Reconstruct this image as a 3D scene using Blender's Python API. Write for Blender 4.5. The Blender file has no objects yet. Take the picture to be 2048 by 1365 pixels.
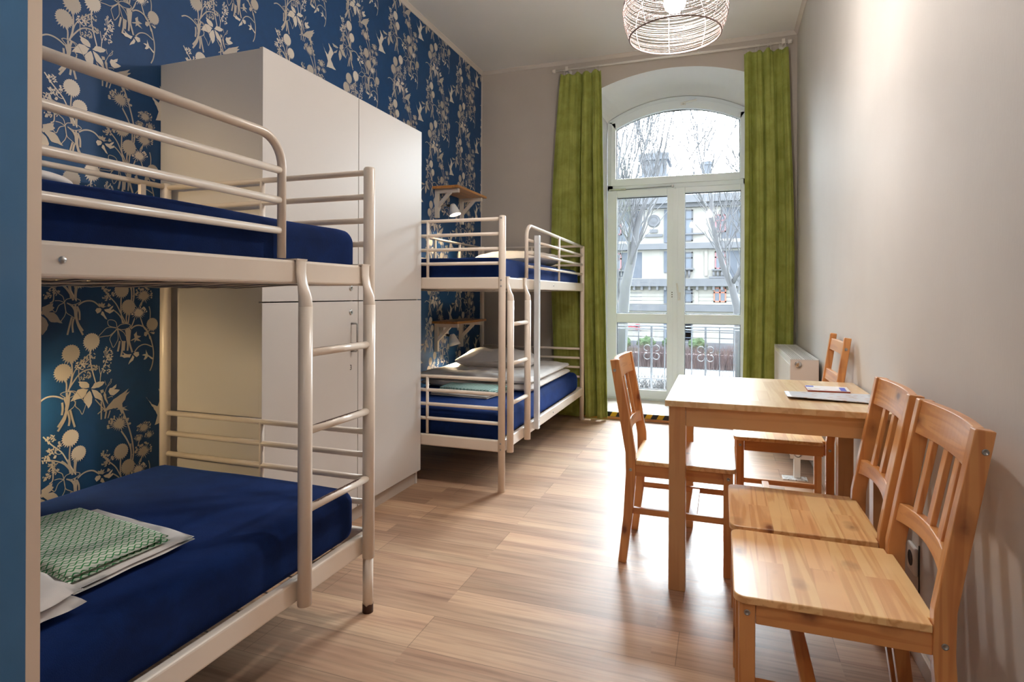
import bpy, bmesh, math, random, json
import numpy as np
from mathutils import Vector, Matrix, noise

scene = bpy.context.scene
COL = scene.collection
# ------------------------------------------------------------------ camera
FPX, YAW, ROLL, CYP, CAMZ = 1178.39, 0.342145, 0.0036596, 587.88, 1.14
cam_data = bpy.data.cameras.new('camera')
cam = bpy.data.objects.new('camera', cam_data)
COL.objects.link(cam)
cam_data.sensor_width = 36.0
cam_data.sensor_fit = 'HORIZONTAL'
cam_data.lens = FPX * 36.0 / 2048.0
cam_data.shift_y = (CYP - 682.5) / 2048.0
cam_data.clip_start = 0.02
cam_data.clip_end = 300
_F = Vector((-math.sin(YAW), math.cos(YAW), 0))
_R0 = Vector((math.cos(YAW), math.sin(YAW), 0))
_U0 = Vector((0, 0, 1))
_R = math.cos(ROLL) * _R0 + math.sin(ROLL) * _U0
_U = -math.sin(ROLL) * _R0 + math.cos(ROLL) * _U0
m = Matrix.Identity(4)
for i in range(3):
    m[i][0] = _R[i]; m[i][1] = _U[i]; m[i][2] = -_F[i]
m[2][3] = CAMZ
cam.matrix_world = m
scene.camera = cam

# ------------------------------------------------------------------ view + world
scene.view_settings.view_transform = 'Standard'
scene.view_settings.look = 'None'
scene.view_settings.exposure = 0.38
scene.view_settings.gamma = 1.0
scene.view_settings.use_curve_mapping = False
scene.cycles.use_denoising = True
scene.cycles.max_bounces = 9
scene.cycles.diffuse_bounces = 5
scene.cycles.glossy_bounces = 4
scene.cycles.transparent_max_bounces = 12
scene.cycles.sample_clamp_indirect = 8.0
scene.cycles.caustics_reflective = False
scene.cycles.caustics_refractive = False

SKY_LOW, SKY_GLOW = 7.5, 102.0     # overcast sky, brightest where the sun sits behind cloud beyond the houses
world = bpy.data.worlds.new('overcast_sky')
scene.world = world
world.use_nodes = True
wn = world.node_tree
wn.nodes.clear()
_bg = wn.nodes.new('ShaderNodeBackground'); _wo = wn.nodes.new('ShaderNodeOutputWorld')
_bg.inputs[0].default_value = (0.86, 0.94, 1.0, 1)
_tc = wn.nodes.new('ShaderNodeTexCoord')
_dp = wn.nodes.new('ShaderNodeVectorMath'); _dp.operation = 'DOT_PRODUCT'; _dp.inputs[1].default_value = Vector((0.05, 0.60, 0.80)).normalized()
wn.links.new(_tc.outputs['Generated'], _dp.inputs[0])
_mx = wn.nodes.new('ShaderNodeMath'); _mx.operation = 'MAXIMUM'; _mx.inputs[1].default_value = 0.0
wn.links.new(_dp.outputs['Value'], _mx.inputs[0])
_pw = wn.nodes.new('ShaderNodeMath'); _pw.operation = 'POWER'; _pw.inputs[1].default_value = 6.0
wn.links.new(_mx.outputs[0], _pw.inputs[0])
_ml = wn.nodes.new('ShaderNodeMath'); _ml.operation = 'MULTIPLY_ADD'; _ml.inputs[1].default_value = SKY_GLOW; _ml.inputs[2].default_value = SKY_LOW
wn.links.new(_pw.outputs[0], _ml.inputs[0]); wn.links.new(_ml.outputs[0], _bg.inputs[1])
wn.links.new(_bg.outputs[0], _wo.inputs[0])

PENDANT_L = 520.0      # glowing bulb of the pendant over the table
FILL_PENDANT_L = 330.0     # added copy of that lamp, unseen behind the camera, as fill light
READING_L = 1500.0
portal_d = bpy.data.lights.new('window_portal', 'AREA')
portal_d.shape = 'RECTANGLE'; portal_d.size = 1.45; portal_d.size_y = 3.15
portal_d.cycles.is_portal = True
portal = bpy.data.objects.new('window_portal', portal_d)
portal.location = (-0.437, 6.27, 1.58); portal.rotation_euler = (-math.pi / 2, 0, 0)
COL.objects.link(portal)

# ------------------------------------------------------------------ helpers
def s2l(c):
    return tuple(((x / 12.92) if x <= 0.04045 else ((x + 0.055) / 1.055) ** 2.4) for x in c)
def rgb(r, g, b):
    return s2l((r / 255., g / 255., b / 255.)) + (1.0,)

class NT:
    def __init__(s, name):
        s.m = bpy.data.materials.new(name); s.m.use_nodes = True
        s.t = s.m.node_tree; s.t.nodes.clear()
        s.out = s.n('ShaderNodeOutputMaterial')
    def n(s, typ, **kw):
        nd = s.t.nodes.new(typ)
        for k, v in kw.items():
            if k.startswith('i_'):
                key = k[2:].replace('_', ' ')
                nd.inputs[key].default_value = v
            else:
                setattr(nd, k, v)
        return nd
    def l(s, a, b): s.t.links.new(a, b)
    def bsdf(s, color=None, rough=0.5, metal=0.0, **kw):
        b = s.n('ShaderNodeBsdfPrincipled')
        if color is not None: b.inputs['Base Color'].default_value = color
        b.inputs['Roughness'].default_value = rough
        b.inputs['Metallic'].default_value = metal
        for k, v in kw.items(): b.inputs[k.replace('_', ' ')].default_value = v
        s.l(b.outputs[0], s.out.inputs[0])
        return b
    def coords(s, scale=(1, 1, 1), kind='Object', rot=(0, 0, 0), loc=(0, 0, 0)):
        tc = s.n('ShaderNodeTexCoord'); mp = s.n('ShaderNodeMapping')
        mp.inputs['Scale'].default_value = scale; mp.inputs['Rotation'].default_value = rot
        mp.inputs['Location'].default_value = loc
        s.l(tc.outputs[kind], mp.inputs[0]); return mp.outputs[0]
    def noise(s, vec, scale=5, detail=4, rough=0.5, dist=0.0):
        t = s.n('ShaderNodeTexNoise'); t.inputs['Scale'].default_value = scale
        t.inputs['Detail'].default_value = detail; t.inputs['Roughness'].default_value = rough
        t.inputs['Distortion'].default_value = dist
        if vec is not None: s.l(vec, t.inputs['Vector'])
        return t
    def ramp(s, fac, stops):
        r = s.n('ShaderNodeValToRGB'); e = r.color_ramp.elements
        while len(e) > 1: e.remove(e[-1])
        e[0].position = stops[0][0]; e[0].color = stops[0][1]
        for p, c in stops[1:]:
            q = e.new(p); q.color = c
        s.l(fac, r.inputs[0]); return r.outputs[0]
    def mix(s, fac, a, b, mode='MIX'):
        x = s.n('ShaderNodeMix', data_type='RGBA', blend_type=mode)
        for sock, v in ((x.inputs[0], fac), (x.inputs[6], a), (x.inputs[7], b)):
            if hasattr(v, 'links') or hasattr(v, 'is_linked'): s.l(v, sock)
            else: sock.default_value = v
        return x.outputs[2]
    def bump(s, h, b, strength=0.2, dist=0.01):
        n = s.n('ShaderNodeBump'); n.inputs['Strength'].default_value = strength
        n.inputs['Distance'].default_value = dist
        s.l(h, n.inputs['Height']); s.l(n.outputs[0], b.inputs['Normal'])

def plain(name, c, rough=0.5, metal=0.0, bump=0.0, bscale=60, var=0.0, **kw):
    t = NT(name); b = t.bsdf(c, rough, metal, **kw)
    if bump or var:
        v = t.coords()
        n = t.noise(v, bscale, 4)
        if bump: t.bump(n.outputs[0], b, bump, 0.004)
        if var:
            n2 = t.noise(v, bscale * 0.08 + 1.5, 4)
            d = tuple(x * (1 - var) for x in c[:3]) + (1,)
            t.l(t.ramp(n2.outputs[0], [(0.3, d), (0.7, c)]), b.inputs['Base Color'])
    return t.m

def wood(name, axis, light, mid, dark, staves=0.0, knots=True, rough=0.32, gs=1.0):
    """lacquered pine / birch: grain stretched along axis; optional glued staves"""
    t = NT(name); b = t.bsdf(light, rough)
    b.inputs['Coat Weight'].default_value = 0.5; b.inputs['Coat Roughness'].default_value = 0.32
    tc = t.n('ShaderNodeTexCoord'); oi = t.n('ShaderNodeObjectInfo')
    sc = [26, 26, 26]; sc[axis] = 1.3
    off = t.n('ShaderNodeVectorMath', operation='ADD')
    t.l(tc.outputs['Object'], off.inputs[0])
    cmb = t.n('ShaderNodeCombineXYZ')
    mu = t.n('ShaderNodeMath', operation='MULTIPLY'); mu.inputs[1].default_value = 13.0
    t.l(oi.outputs['Random'], mu.inputs[0])
    for i in range(3): t.l(mu.outputs[0], cmb.inputs[i])
    t.l(cmb.outputs[0], off.inputs[1])
    vec = off.outputs[0]
    if staves:
        br = t.n('ShaderNodeTexBrick'); br.inputs['Scale'].default_value = 1.0
        br.inputs['Mortar Size'].default_value = 0.0; br.inputs['Bias'].default_value = 0
        br.inputs['Brick Width'].default_value = 0.55; br.inputs['Row Height'].default_value = staves
        br.inputs['Color1'].default_value = (0, 0, 0, 1); br.inputs['Color2'].default_value = (1, 1, 1, 1)
        mp = t.n('ShaderNodeMapping')
        if axis == 1: mp.inputs['Rotation'].default_value = (0, 0, math.pi / 2)
        t.l(tc.outputs['Object'], mp.inputs[0]); t.l(mp.outputs[0], br.inputs['Vector'])
        sh = t.n('ShaderNodeVectorMath', operation='SCALE'); sh.inputs[3].default_value = 7.0
        t.l(br.outputs['Color'], sh.inputs[0])
        ad = t.n('ShaderNodeVectorMath', operation='ADD'); t.l(vec, ad.inputs[0]); t.l(sh.outputs[0], ad.inputs[1])
        vec = ad.outputs[0]
    mp2 = t.n('ShaderNodeMapping'); mp2.inputs['Scale'].default_value = [q * gs for q in sc]
    t.l(vec, mp2.inputs[0])
    n1 = t.noise(mp2.outputs[0], 1.0, 3, 0.45, 0.4)
    # growth rings: sine of a stretched noise
    wv = t.n('ShaderNodeMath', operation='MULTIPLY'); wv.inputs[1].default_value = 24.0
    t.l(n1.outputs[0], wv.inputs[0])
    sn = t.n('ShaderNodeMath', operation='SINE'); t.l(wv.outputs[0], sn.inputs[0])
    ma = t.n('ShaderNodeMapRange'); ma.inputs[1].default_value = -1; ma.inputs[2].default_value = 1
    t.l(sn.outputs[0], ma.inputs[0])
    half = tuple(a * .35 + b_ * .65 for a, b_ in zip(light, mid))
    grain = t.ramp(ma.outputs[0], [(0.0, light), (0.45, light), (1.0, half)])
    n2 = t.noise(vec, 4.0, 3)
    base = t.mix(n2.outputs[0], grain, mid)
    x = t.n('ShaderNodeMapRange'); x.inputs[1].default_value = 0.45; x.inputs[2].default_value = 0.9; x.inputs[4].default_value = 0.7
    t.l(n2.outputs[0], x.inputs[0]); t.t.links.remove(base.node.inputs[0].links[0]); t.l(x.outputs[0], base.node.inputs[0])
    if staves:
        base = t.mix(0.12, base, br.outputs['Color'], 'OVERLAY')
    if knots:
        sc3 = [11, 11, 11]; sc3[axis] = 6
        mp3 = t.n('ShaderNodeMapping'); mp3.inputs['Scale'].default_value = sc3
        t.l(vec, mp3.inputs[0])
        vo = t.n('ShaderNodeTexVoronoi'); vo.inputs['Scale'].default_value = 1.0
        kn = t.noise(vec, 22.0, 3); ks = t.n('ShaderNodeVectorMath', operation='SCALE'); ks.inputs[3].default_value = 0.22
        t.l(kn.outputs['Color'], ks.inputs[0]); ka = t.n('ShaderNodeVectorMath', operation='ADD'); t.l(mp3.outputs[0], ka.inputs[0]); t.l(ks.outputs[0], ka.inputs[1])
        t.l(ka.outputs[0], vo.inputs['Vector'])
        k = t.ramp(vo.outputs['Distance'], [(0.0, (1, 1, 1, 1)), (0.08, (0.9, 0.9, 0.9, 1)), (0.16, (.35, .35, .35, 1)), (0.30, (0, 0, 0, 1))])
        gate = t.n('ShaderNodeMath', operation='GREATER_THAN'); gate.inputs[1].default_value = 0.5
        sp = t.n('ShaderNodeSeparateColor'); t.l(vo.outputs['Color'], sp.inputs[0]); t.l(sp.outputs[0], gate.inputs[0])
        kk = t.n('ShaderNodeMath', operation='MULTIPLY'); t.l(k, kk.inputs[0]); t.l(gate.outputs[0], kk.inputs[1])
        base = t.mix(kk.outputs[0], base, dark)
    t.l(base, b.inputs['Base Color'])
    t.bump(ma.outputs[0], b, 0.04, 0.002)
    return t.m

M = {}
# -- room surfaces
def mat_paint(name, c, c2, rough=0.6):
    t = NT(name); b = t.bsdf(c, rough)
    v = t.coords()
    n = t.noise(v, 1.3, 5, 0.55)
    t.l(t.ramp(n.outputs[0], [(0.35, c2), (0.65, c)]), b.inputs['Base Color'])
    n3 = t.noise(t.coords((160, 160, 40)), 1, 3)
    t.bump(n3.outputs[0], b, 0.10, 0.003)
    return t.m
M['wall'] = mat_paint('wall_paint_pale_grey', rgb(206, 201, 195), rgb(200, 194, 188), 0.68)
M['wall_far'] = mat_paint('wall_paint_taupe', rgb(196, 187, 177), rgb(188, 179, 169), 0.6)
M['reveal'] = mat_paint('window_reveal_white', rgb(236, 236, 236), rgb(230, 230, 230), 0.6)
M['ceiling'] = mat_paint('ceiling_white', rgb(236, 236, 233), rgb(232, 232, 229), 0.7)
M['moulding'] = plain('moulding_plaster', rgb(214, 206, 197), 0.6)
M['paper'] = plain('wallpaper_blue', rgb(8, 66, 116), 0.62, 0, 0.05, 300, 0.12)
M['print_mid'] = plain('wallpaper_print_taupe', rgb(184, 176, 166), 0.55)
M['print_light'] = plain('wallpaper_print_cream', rgb(214, 206, 195), 0.55)
M['blue_paint'] = plain('blue_paint', rgb(84, 130, 174), 0.5, 0, 0.05, 200, 0.06)
M['alu'] = plain('brushed_profile', rgb(232, 216, 200), 0.35, 0.25)

def mat_floor():
    t = NT('floor_laminate'); b = t.bsdf(rgb(180, 140, 105), 0.22)
    tc = t.n('ShaderNodeTexCoord')
    br = t.n('ShaderNodeTexBrick'); br.inputs['Scale'].default_value = 1
    br.offset = 0.37; br.offset_frequency = 2
    br.inputs['Brick Width'].default_value = 1.30; br.inputs['Row Height'].default_value = 0.195
    br.inputs['Mortar Size'].default_value = 0.0012; br.inputs['Mortar Smooth'].default_value = 0.1
    br.inputs['Color1'].default_value = (0, 0, 0, 1); br.inputs['Color2'].default_value = (1, 1, 1, 1); br.inputs['Mortar'].default_value = (0.3, 0.3, 0.3, 1)
    mp = t.n('ShaderNodeMapping'); mp.inputs['Location'].default_value = (0.95, -1.675 + 0.195 * 9, 0)
    t.l(tc.outputs['Object'], mp.inputs[0]); t.l(mp.outputs[0], br.inputs['Vector'])
    # narrow printed strips inside each plank
    br2 = t.n('ShaderNodeTexBrick'); br2.inputs['Scale'].default_value = 1; br2.offset = 0.43
    br2.inputs['Brick Width'].default_value = 1.30; br2.inputs['Row Height'].default_value = 0.0975
    br2.inputs['Mortar Size'].default_value = 0; br2.inputs['Color1'].default_value = (0, 0, 0, 1); br2.inputs['Color2'].default_value = (1, 1, 1, 1)
    t.l(mp.outputs[0], br2.inputs['Vector'])
    sh = t.n('ShaderNodeVectorMath', operation='SCALE'); sh.inputs[3].default_value = 9.0
    t.l(br2.outputs['Color'], sh.inputs[0])
    ad = t.n('ShaderNodeVectorMath', operation='ADD'); t.l(tc.outputs['Object'], ad.inputs[0]); t.l(sh.outputs[0], ad.inputs[1])
    m1 = t.n('ShaderNodeMapping'); m1.inputs['Scale'].default_value = (1.6, 26, 1); t.l(ad.outputs[0], m1.inputs[0])
    n1 = t.noise(m1.outputs[0], 1.0, 6, 0.62, 0.6)
    m2 = t.n('ShaderNodeMapping'); m2.inputs['Scale'].default_value = (0.9, 5.0, 1); t.l(ad.outputs[0], m2.inputs[0])
    n2 = t.noise(m2.outputs[0], 1.0, 3, 0.5, 0.2)
    m3 = t.n('ShaderNodeMapping'); m3.inputs['Scale'].default_value = (3.2, 85, 1); t.l(ad.outputs[0], m3.inputs[0])
    n3 = t.noise(m3.outputs[0], 1.0, 2, 0.5, 0)
    c1 = t.ramp(n2.outputs[0], [(0.28, rgb(142, 106, 86)), (0.45, rgb(172, 134, 108)), (0.56, rgb(190, 154, 124)), (0.75, rgb(206, 178, 146))])
    c2 = t.ramp(n1.outputs[0], [(0.28, rgb(136, 102, 82)), (0.42, rgb(178, 142, 116)), (0.7, rgb(204, 174, 144))])
    c = t.mix(0.42, c1, c2)
    c = t.mix(0.13, c, br2.outputs['Color'], 'OVERLAY')
    c = t.mix(0.17, c, br.outputs['Color'], 'OVERLAY')
    gl_ = t.ramp(n3.outputs[0], [(0.36, (.18, .18, .18, 1)), (0.52, (.55, .55, .55, 1)), (0.7, (.68, .68, .68, 1))])
    c = t.mix(0.27, c, gl_, 'OVERLAY')
    mo = t.n('ShaderNodeMath', operation='MULTIPLY'); mo.inputs[1].default_value = 0.55
    t.l(br.outputs['Fac'], mo.inputs[0])
    c = t.mix(mo.outputs[0], c, rgb(70, 48, 36))
    t.l(c, b.inputs['Base Color'])
    b.inputs['Specular IOR Level'].default_value = 0.6
    r = t.n('ShaderNodeMapRange'); r.inputs[3].default_value = 0.33; r.inputs[4].default_value = 0.48
    t.l(n1.outputs[0], r.inputs[0]); t.l(r.outputs[0], b.inputs['Roughness'])
    t.bump(n1.outputs[0], b, 0.06, 0.002)
    return t.m
M['floor'] = mat_floor()

PL, PM, PD = rgb(214, 152, 92), rgb(184, 112, 58), rgb(100, 36, 14)
for ax, nm in enumerate('xyz'):
    M['pine_' + nm] = wood('pine_grain_' + nm, ax, PL, PM, PD)
M['pine_seat'] = wood('pine_seat_staves', 1, rgb(240, 196, 138), rgb(208, 146, 88), PD, staves=0.062)
M['birch_x'] = wood('birch_grain_x', 0, rgb(216, 172, 122), rgb(196, 146, 98), PD, knots=False, gs=0.7)
M['birch_y'] = wood('birch_grain_y', 1, rgb(216, 172, 122), rgb(196, 146, 98), PD, knots=False, gs=0.7)
M['birch_z'] = wood('birch_grain_z', 2, rgb(208, 160, 110), rgb(190, 138, 90), PD, knots=False, gs=0.7)
M['birch_top'] = wood('birch_top_staves', 1, rgb(226, 196, 152), rgb(206, 168, 120), PD, staves=0.045, knots=False, rough=0.25, gs=0.6)
M['shelf_wood'] = wood('shelf_board_wood', 1, rgb(200, 140, 72), rgb(160, 100, 44), PD, knots=False)
M['white_wood'] = plain('white_painted_wood', rgb(222, 214, 202), 0.5)
M['bed_metal'] = plain('cream_enamel_metal', rgb(232, 220, 206), 0.28, 0, 0.02, 40, 0.03)
M['chip'] = plain('chipped_paint_brown', rgb(72, 44, 34), 0.6)
M['mesh_wire'] = plain('wire_grid_cream', rgb(200, 186, 170), 0.4)
M['steel'] = plain('steel', rgb(170, 170, 168), 0.3, 0.9)
M['dark'] = plain('dark_recess', rgb(32, 28, 26), 0.6)
M['carcass'] = plain('wardrobe_laminate', rgb(206, 202, 198), 0.4, 0, 0.02, 200)
M['white_metal'] = plain('white_enamel', rgb(228, 228, 224), 0.3)
M['pvc'] = plain('white_pvc', rgb(232, 240, 245), 0.28)
M['gasket'] = plain('black_gasket', rgb(50, 54, 58), 0.6)
M['rod'] = plain('rod_white', rgb(226, 220, 210), 0.35)
M['chrome'] = plain('chrome', rgb(200, 200, 200), 0.15, 1.0)

def mat_fabric(name, c, c2, sheen=0.3, rough=0.9, sc=900, bump=0.15, tint=(1, 1, 1, 1), big=9):
    t = NT(name); b = t.bsdf(c, rough)
    b.inputs['Sheen Weight'].default_value = sheen; b.inputs['Sheen Tint'].default_value = tint
    b.inputs['Sheen Roughness'].default_value = 0.4
    b.inputs['Specular IOR Level'].default_value = 0.2
    v = t.coords()
    n = t.noise(v, big, 5, 0.6, 0.3)
    t.l(t.ramp(n.outputs[0], [(0.35, c2), (0.65, c)]), b.inputs['Base Color'])
    n2 = t.noise(v, sc, 2)
    t.bump(n2.outputs[0], b, bump, 0.002)
    return t.m
M['navy'] = mat_fabric('navy_fleece_sheet', rgb(10, 38, 90), rgb(7, 28, 70), 0.35, 0.95, 500, 0.3, rgb(60, 110, 220))
M['linen'] = mat_fabric('white_cotton', rgb(226, 220, 216), rgb(218, 212, 208), 0.1, 0.9, 700, 0.1)
M['velvet'] = mat_fabric('green_velvet', rgb(160, 166, 88), rgb(136, 142, 66), 0.55, 0.85, 400, 0.15, rgb(200, 220, 120), 7)

def mat_green_print(name, bgc, lc, pitch=.034, row=.026, ang=0.0):
    """cotton printed with chains of green rings"""
    t = NT(name); b = t.bsdf(bgc, 0.9)
    v = t.coords((1, 1, 1), rot=(0, 0, ang))
    sp = t.n('ShaderNodeSeparateXYZ'); t.l(v, sp.inputs[0])
    def mth(op, a, b_=None):
        m_ = t.n('ShaderNodeMath', operation=op)
        for i, q in enumerate((a, b_)):
            if q is None: continue
            if isinstance(q, (int, float)): m_.inputs[i].default_value = q
            else: t.l(q, m_.inputs[i])
        return m_.outputs[0]
    ph = mth('MULTIPLY', sp.outputs[1], 2 * math.pi / pitch)
    s_ = mth('MULTIPLY', mth('SINE', ph), .30)
    r_ = mth('DIVIDE', sp.outputs[0], row)
    d1 = mth('ABSOLUTE', mth('SUBTRACT', mth('FRACT', mth('ADD', r_, s_)), .5))
    d2 = mth('ABSOLUTE', mth('SUBTRACT', mth('FRACT', mth('SUBTRACT', r_, s_)), .5))
    d = mth('MINIMUM', d1, d2)
    t.l(t.mix(mth('LESS_THAN', d, .085), bgc, lc), b.inputs['Base Color'])
    return t.m
M['green_print'] = mat_green_print('green_ring_print', rgb(226, 232, 214), rgb(40, 140, 70), ang=.12)
M['teal_print'] = mat_green_print('teal_ring_print', rgb(206, 232, 226), rgb(60, 150, 130))

def mat_glass():
    t = NT('window_glass')
    tr = t.n('ShaderNodeBsdfTransparent'); tr.inputs[0].default_value = (0.95, 0.97, 0.97, 1)
    gl = t.n('ShaderNodeBsdfGlossy'); gl.inputs['Roughness'].default_value = 0.02
    fr = t.n('ShaderNodeFresnel'); fr.inputs[0].default_value = 1.45
    mx = t.n('ShaderNodeMixShader')
    t.l(fr.outputs[0], mx.inputs[0]); t.l(tr.outputs[0], mx.inputs[1]); t.l(gl.outputs[0], mx.inputs[2])
    t.l(mx.outputs[0], t.out.inputs[0]); return t.m
M['glass'] = mat_glass()
def emis(name, c, s):
    t = NT(name); e = t.n('ShaderNodeEmission'); e.inputs[0].default_value = c; e.inputs[1].default_value = s
    t.l(e.outputs[0], t.out.inputs[0]); return t.m
M['bulb'] = emis('pendant_bulb_glow', (1.0, 0.93, 0.87, 1), PENDANT_L)
M['fill_bulb'] = emis('fill_bulb_glow', (1.0, 0.91, 0.83, 1), FILL_PENDANT_L)
M['reading'] = emis('reading_bulb_glow', (1.0, 0.78, 0.50, 1), READING_L)
M['reading_dim'] = emis('dim_reading_bulb_glow', (1.0, 0.72, 0.38, 1), READING_L * 0.30)
M['wire'] = plain('aluminium_wire', rgb(124, 108, 104), 0.4, 0.1)

# ---- mesh builder
def wloc(o):
    L = Vector((0, 0, 0))
    while o is not None: L = L + Vector(o.location); o = o.parent
    return L
class MB:
    def __init__(s): s.v = []; s.f = []; s.mi = []; s.smooth = []
    def add(s, vs, fs, mi=0, smooth=False):
        o = len(s.v); s.v.extend([tuple(x) for x in vs])
        for f in fs:
            s.f.append([i + o for i in f]); s.mi.append(mi); s.smooth.append(smooth)
        return s
    def box(s, x0, x1, y0, y1, z0, z1, mi=0):
        vs = [(x, y, z) for x in (x0, x1) for y in (y0, y1) for z in (z0, z1)]
        fs = [(0, 1, 3, 2), (4, 6, 7, 5), (0, 4, 5, 1), (2, 3, 7, 6), (0, 2, 6, 4), (1, 5, 7, 3)]
        return s.add(vs, fs, mi)
    def tube(s, pts, r, n=10, mi=0, cap=True, sx=1.0, closed=False):
        pts = [Vector(p) for p in pts]; N = len(pts)
        rs = r if isinstance(r, (list, tuple)) else [r] * N
        vs = []; fs = []
        ref = None
        for i, p in enumerate(pts):
            if closed: d = (pts[(i + 1) % N] - pts[i - 1]).normalized()
            else:
                a = pts[i] - pts[i - 1] if i else pts[1] - pts[0]
                b = pts[i + 1] - pts[i] if i < N - 1 else a
                d = (a.normalized() + b.normalized()).normalized()
            if ref is None:
                up = Vector((0, 0, 1)) if abs(d.z) < 0.9 else Vector((1, 0, 0))
                ref = d.cross(up).normalized()
            else:
                ref = (ref - d * ref.dot(d)).normalized()
            b2 = d.cross(ref).normalized()
            for k in range(n):
                a = 2 * math.pi * k / n
                vs.append(p + (ref * math.cos(a) * sx + b2 * math.sin(a)) * rs[i])
        M_ = N if closed else N - 1
        for i in range(M_):
            j = (i + 1) % N
            for k in range(n):
                k2 = (k + 1) % n
                fs.append((i * n + k, i * n + k2, j * n + k2, j * n + k))
        s.add(vs, fs, mi, True)
        if cap and not closed:
            o = len(s.v) - len(vs)
            s.f.append([o + k for k in range(n)][::-1]); s.mi.append(mi); s.smooth.append(False)
            s.f.append([o + (N - 1) * n + k for k in range(n)]); s.mi.append(mi); s.smooth.append(False)
        return s
    def prism(s, poly, a, b, axis=1, mi=0):
        """poly: 2D points in the two other axes (order x,y,z without axis)"""
        def P3(p, t):
            q = [0, 0, 0]; o = [i for i in range(3) if i != axis]
            q[o[0]] = p[0]; q[o[1]] = p[1]; q[axis] = t; return tuple(q)
        n = len(poly)
        vs = [P3(p, a) for p in poly] + [P3(p, b) for p in poly]
        fs = [tuple(range(n))[::-1], tuple(range(n, 2 * n))] + [(i, (i + 1) % n, n + (i + 1) % n, n + i) for i in range(n)]
        return s.add(vs, fs, mi)
    def lathe(s, prof, c, n=24, axis=2, mi=0, smooth=True):
        vs = []; fs = []
        for (r, h) in prof:
            for k in range(n):
                a = 2 * math.pi * k / n; q = [0, 0, 0]; o = [i for i in range(3) if i != axis]
                q[o[0]] = c[o[0]] + r * math.cos(a); q[o[1]] = c[o[1]] + r * math.sin(a); q[axis] = c[axis] + h
                vs.append(q)
        for i in range(len(prof) - 1):
            for k in range(n):
                fs.append((i * n + k, i * n + (k + 1) % n, (i + 1) * n + (k + 1) % n, (i + 1) * n + k))
        return s.add(vs, fs, mi, smooth)
    def build(s, name, mats, parent=None, bevel=0.0, seg=2, loc=None):
        me = bpy.data.meshes.new(name)
        vs = s.v
        if loc is None and parent is not None:
            L = wloc(parent)
            if L.length > 1e-9: vs = [(x - L[0], y - L[1], z - L[2]) for x, y, z in vs]
        if loc is not None: vs = [(x - loc[0], y - loc[1], z - loc[2]) for x, y, z in vs]
        me.from_pydata(vs, [], s.f)
        if not isinstance(mats, (list, tuple)): mats = [mats]
        for mt in mats: me.materials.append(mt)
        me.polygons.foreach_set('material_index', s.mi)
        me.polygons.foreach_set('use_smooth', s.smooth)
        bm = bmesh.new(); bm.from_mesh(me)
        bmesh.ops.recalc_face_normals(bm, faces=bm.faces); bm.to_mesh(me); bm.free()
        me.update()
        o = bpy.data.objects.new(name, me); COL.objects.link(o)
        if loc is not None: o.location = loc
        if parent is not None: o.parent = parent
        if bevel:
            md = o.modifiers.new('bevel', 'BEVEL'); md.width = bevel; md.segments = seg
            md.limit_method = 'ANGLE'; md.angle_limit = math.radians(40)
        return o

def tag(o, label=None, cat=None, group=None, kind=None):
    if label: o['label'] = label
    if cat: o['category'] = cat
    if group: o['group'] = group
    if kind: o['kind'] = kind
    return o
def thing(name, label, cat, loc=(0, 0, 0), group=None, rz=0, kind=None):
    o = bpy.data.objects.new(name, None); COL.objects.link(o); o.location = loc; o.rotation_euler = (0, 0, rz)
    o.empty_display_size = 0.1
    return tag(o, label, cat, group, kind)
def copy_tree(o, parent=None):
    c = o.copy(); COL.objects.link(c); c.parent = parent
    for ch in list(o.children): copy_tree(ch, c)
    return c
def bez(p0, p1, p2, p3, n=10):
    p0, p1, p2, p3 = map(Vector, (p0, p1, p2, p3)); r = []
    for i in range(n + 1):
        t = i / n; r.append((1 - t) ** 3 * p0 + 3 * (1 - t) ** 2 * t * p1 + 3 * (1 - t) * t * t * p2 + t ** 3 * p3)
    return r
# ================================================================== ROOM
XL, XR, YF, YB, ZC = -2.25, 0.583, 5.396, -1.6, 3.33
WCX = -0.437
b = MB(); b.box(XL - .1, XR + .1, YB - .1, YF, -0.1, 0); tag(b.build('floor', M['floor']), kind='structure')
b = MB(); b.box(XL - .1, XR + .1, YB - .1, 6.35, ZC, ZC + .1); tag(b.build('ceiling', M['ceiling']), kind='structure')
b = MB(); b.box(XR, XR + .1, YB - .1, YF + .02, 0, ZC); tag(b.build('wall_right', M['wall']), kind='structure')
b = MB(); b.box(XL, XR, YB - .1, YB, 0, ZC); tag(b.build('wall_near', M['wall']), kind='structure')

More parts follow.
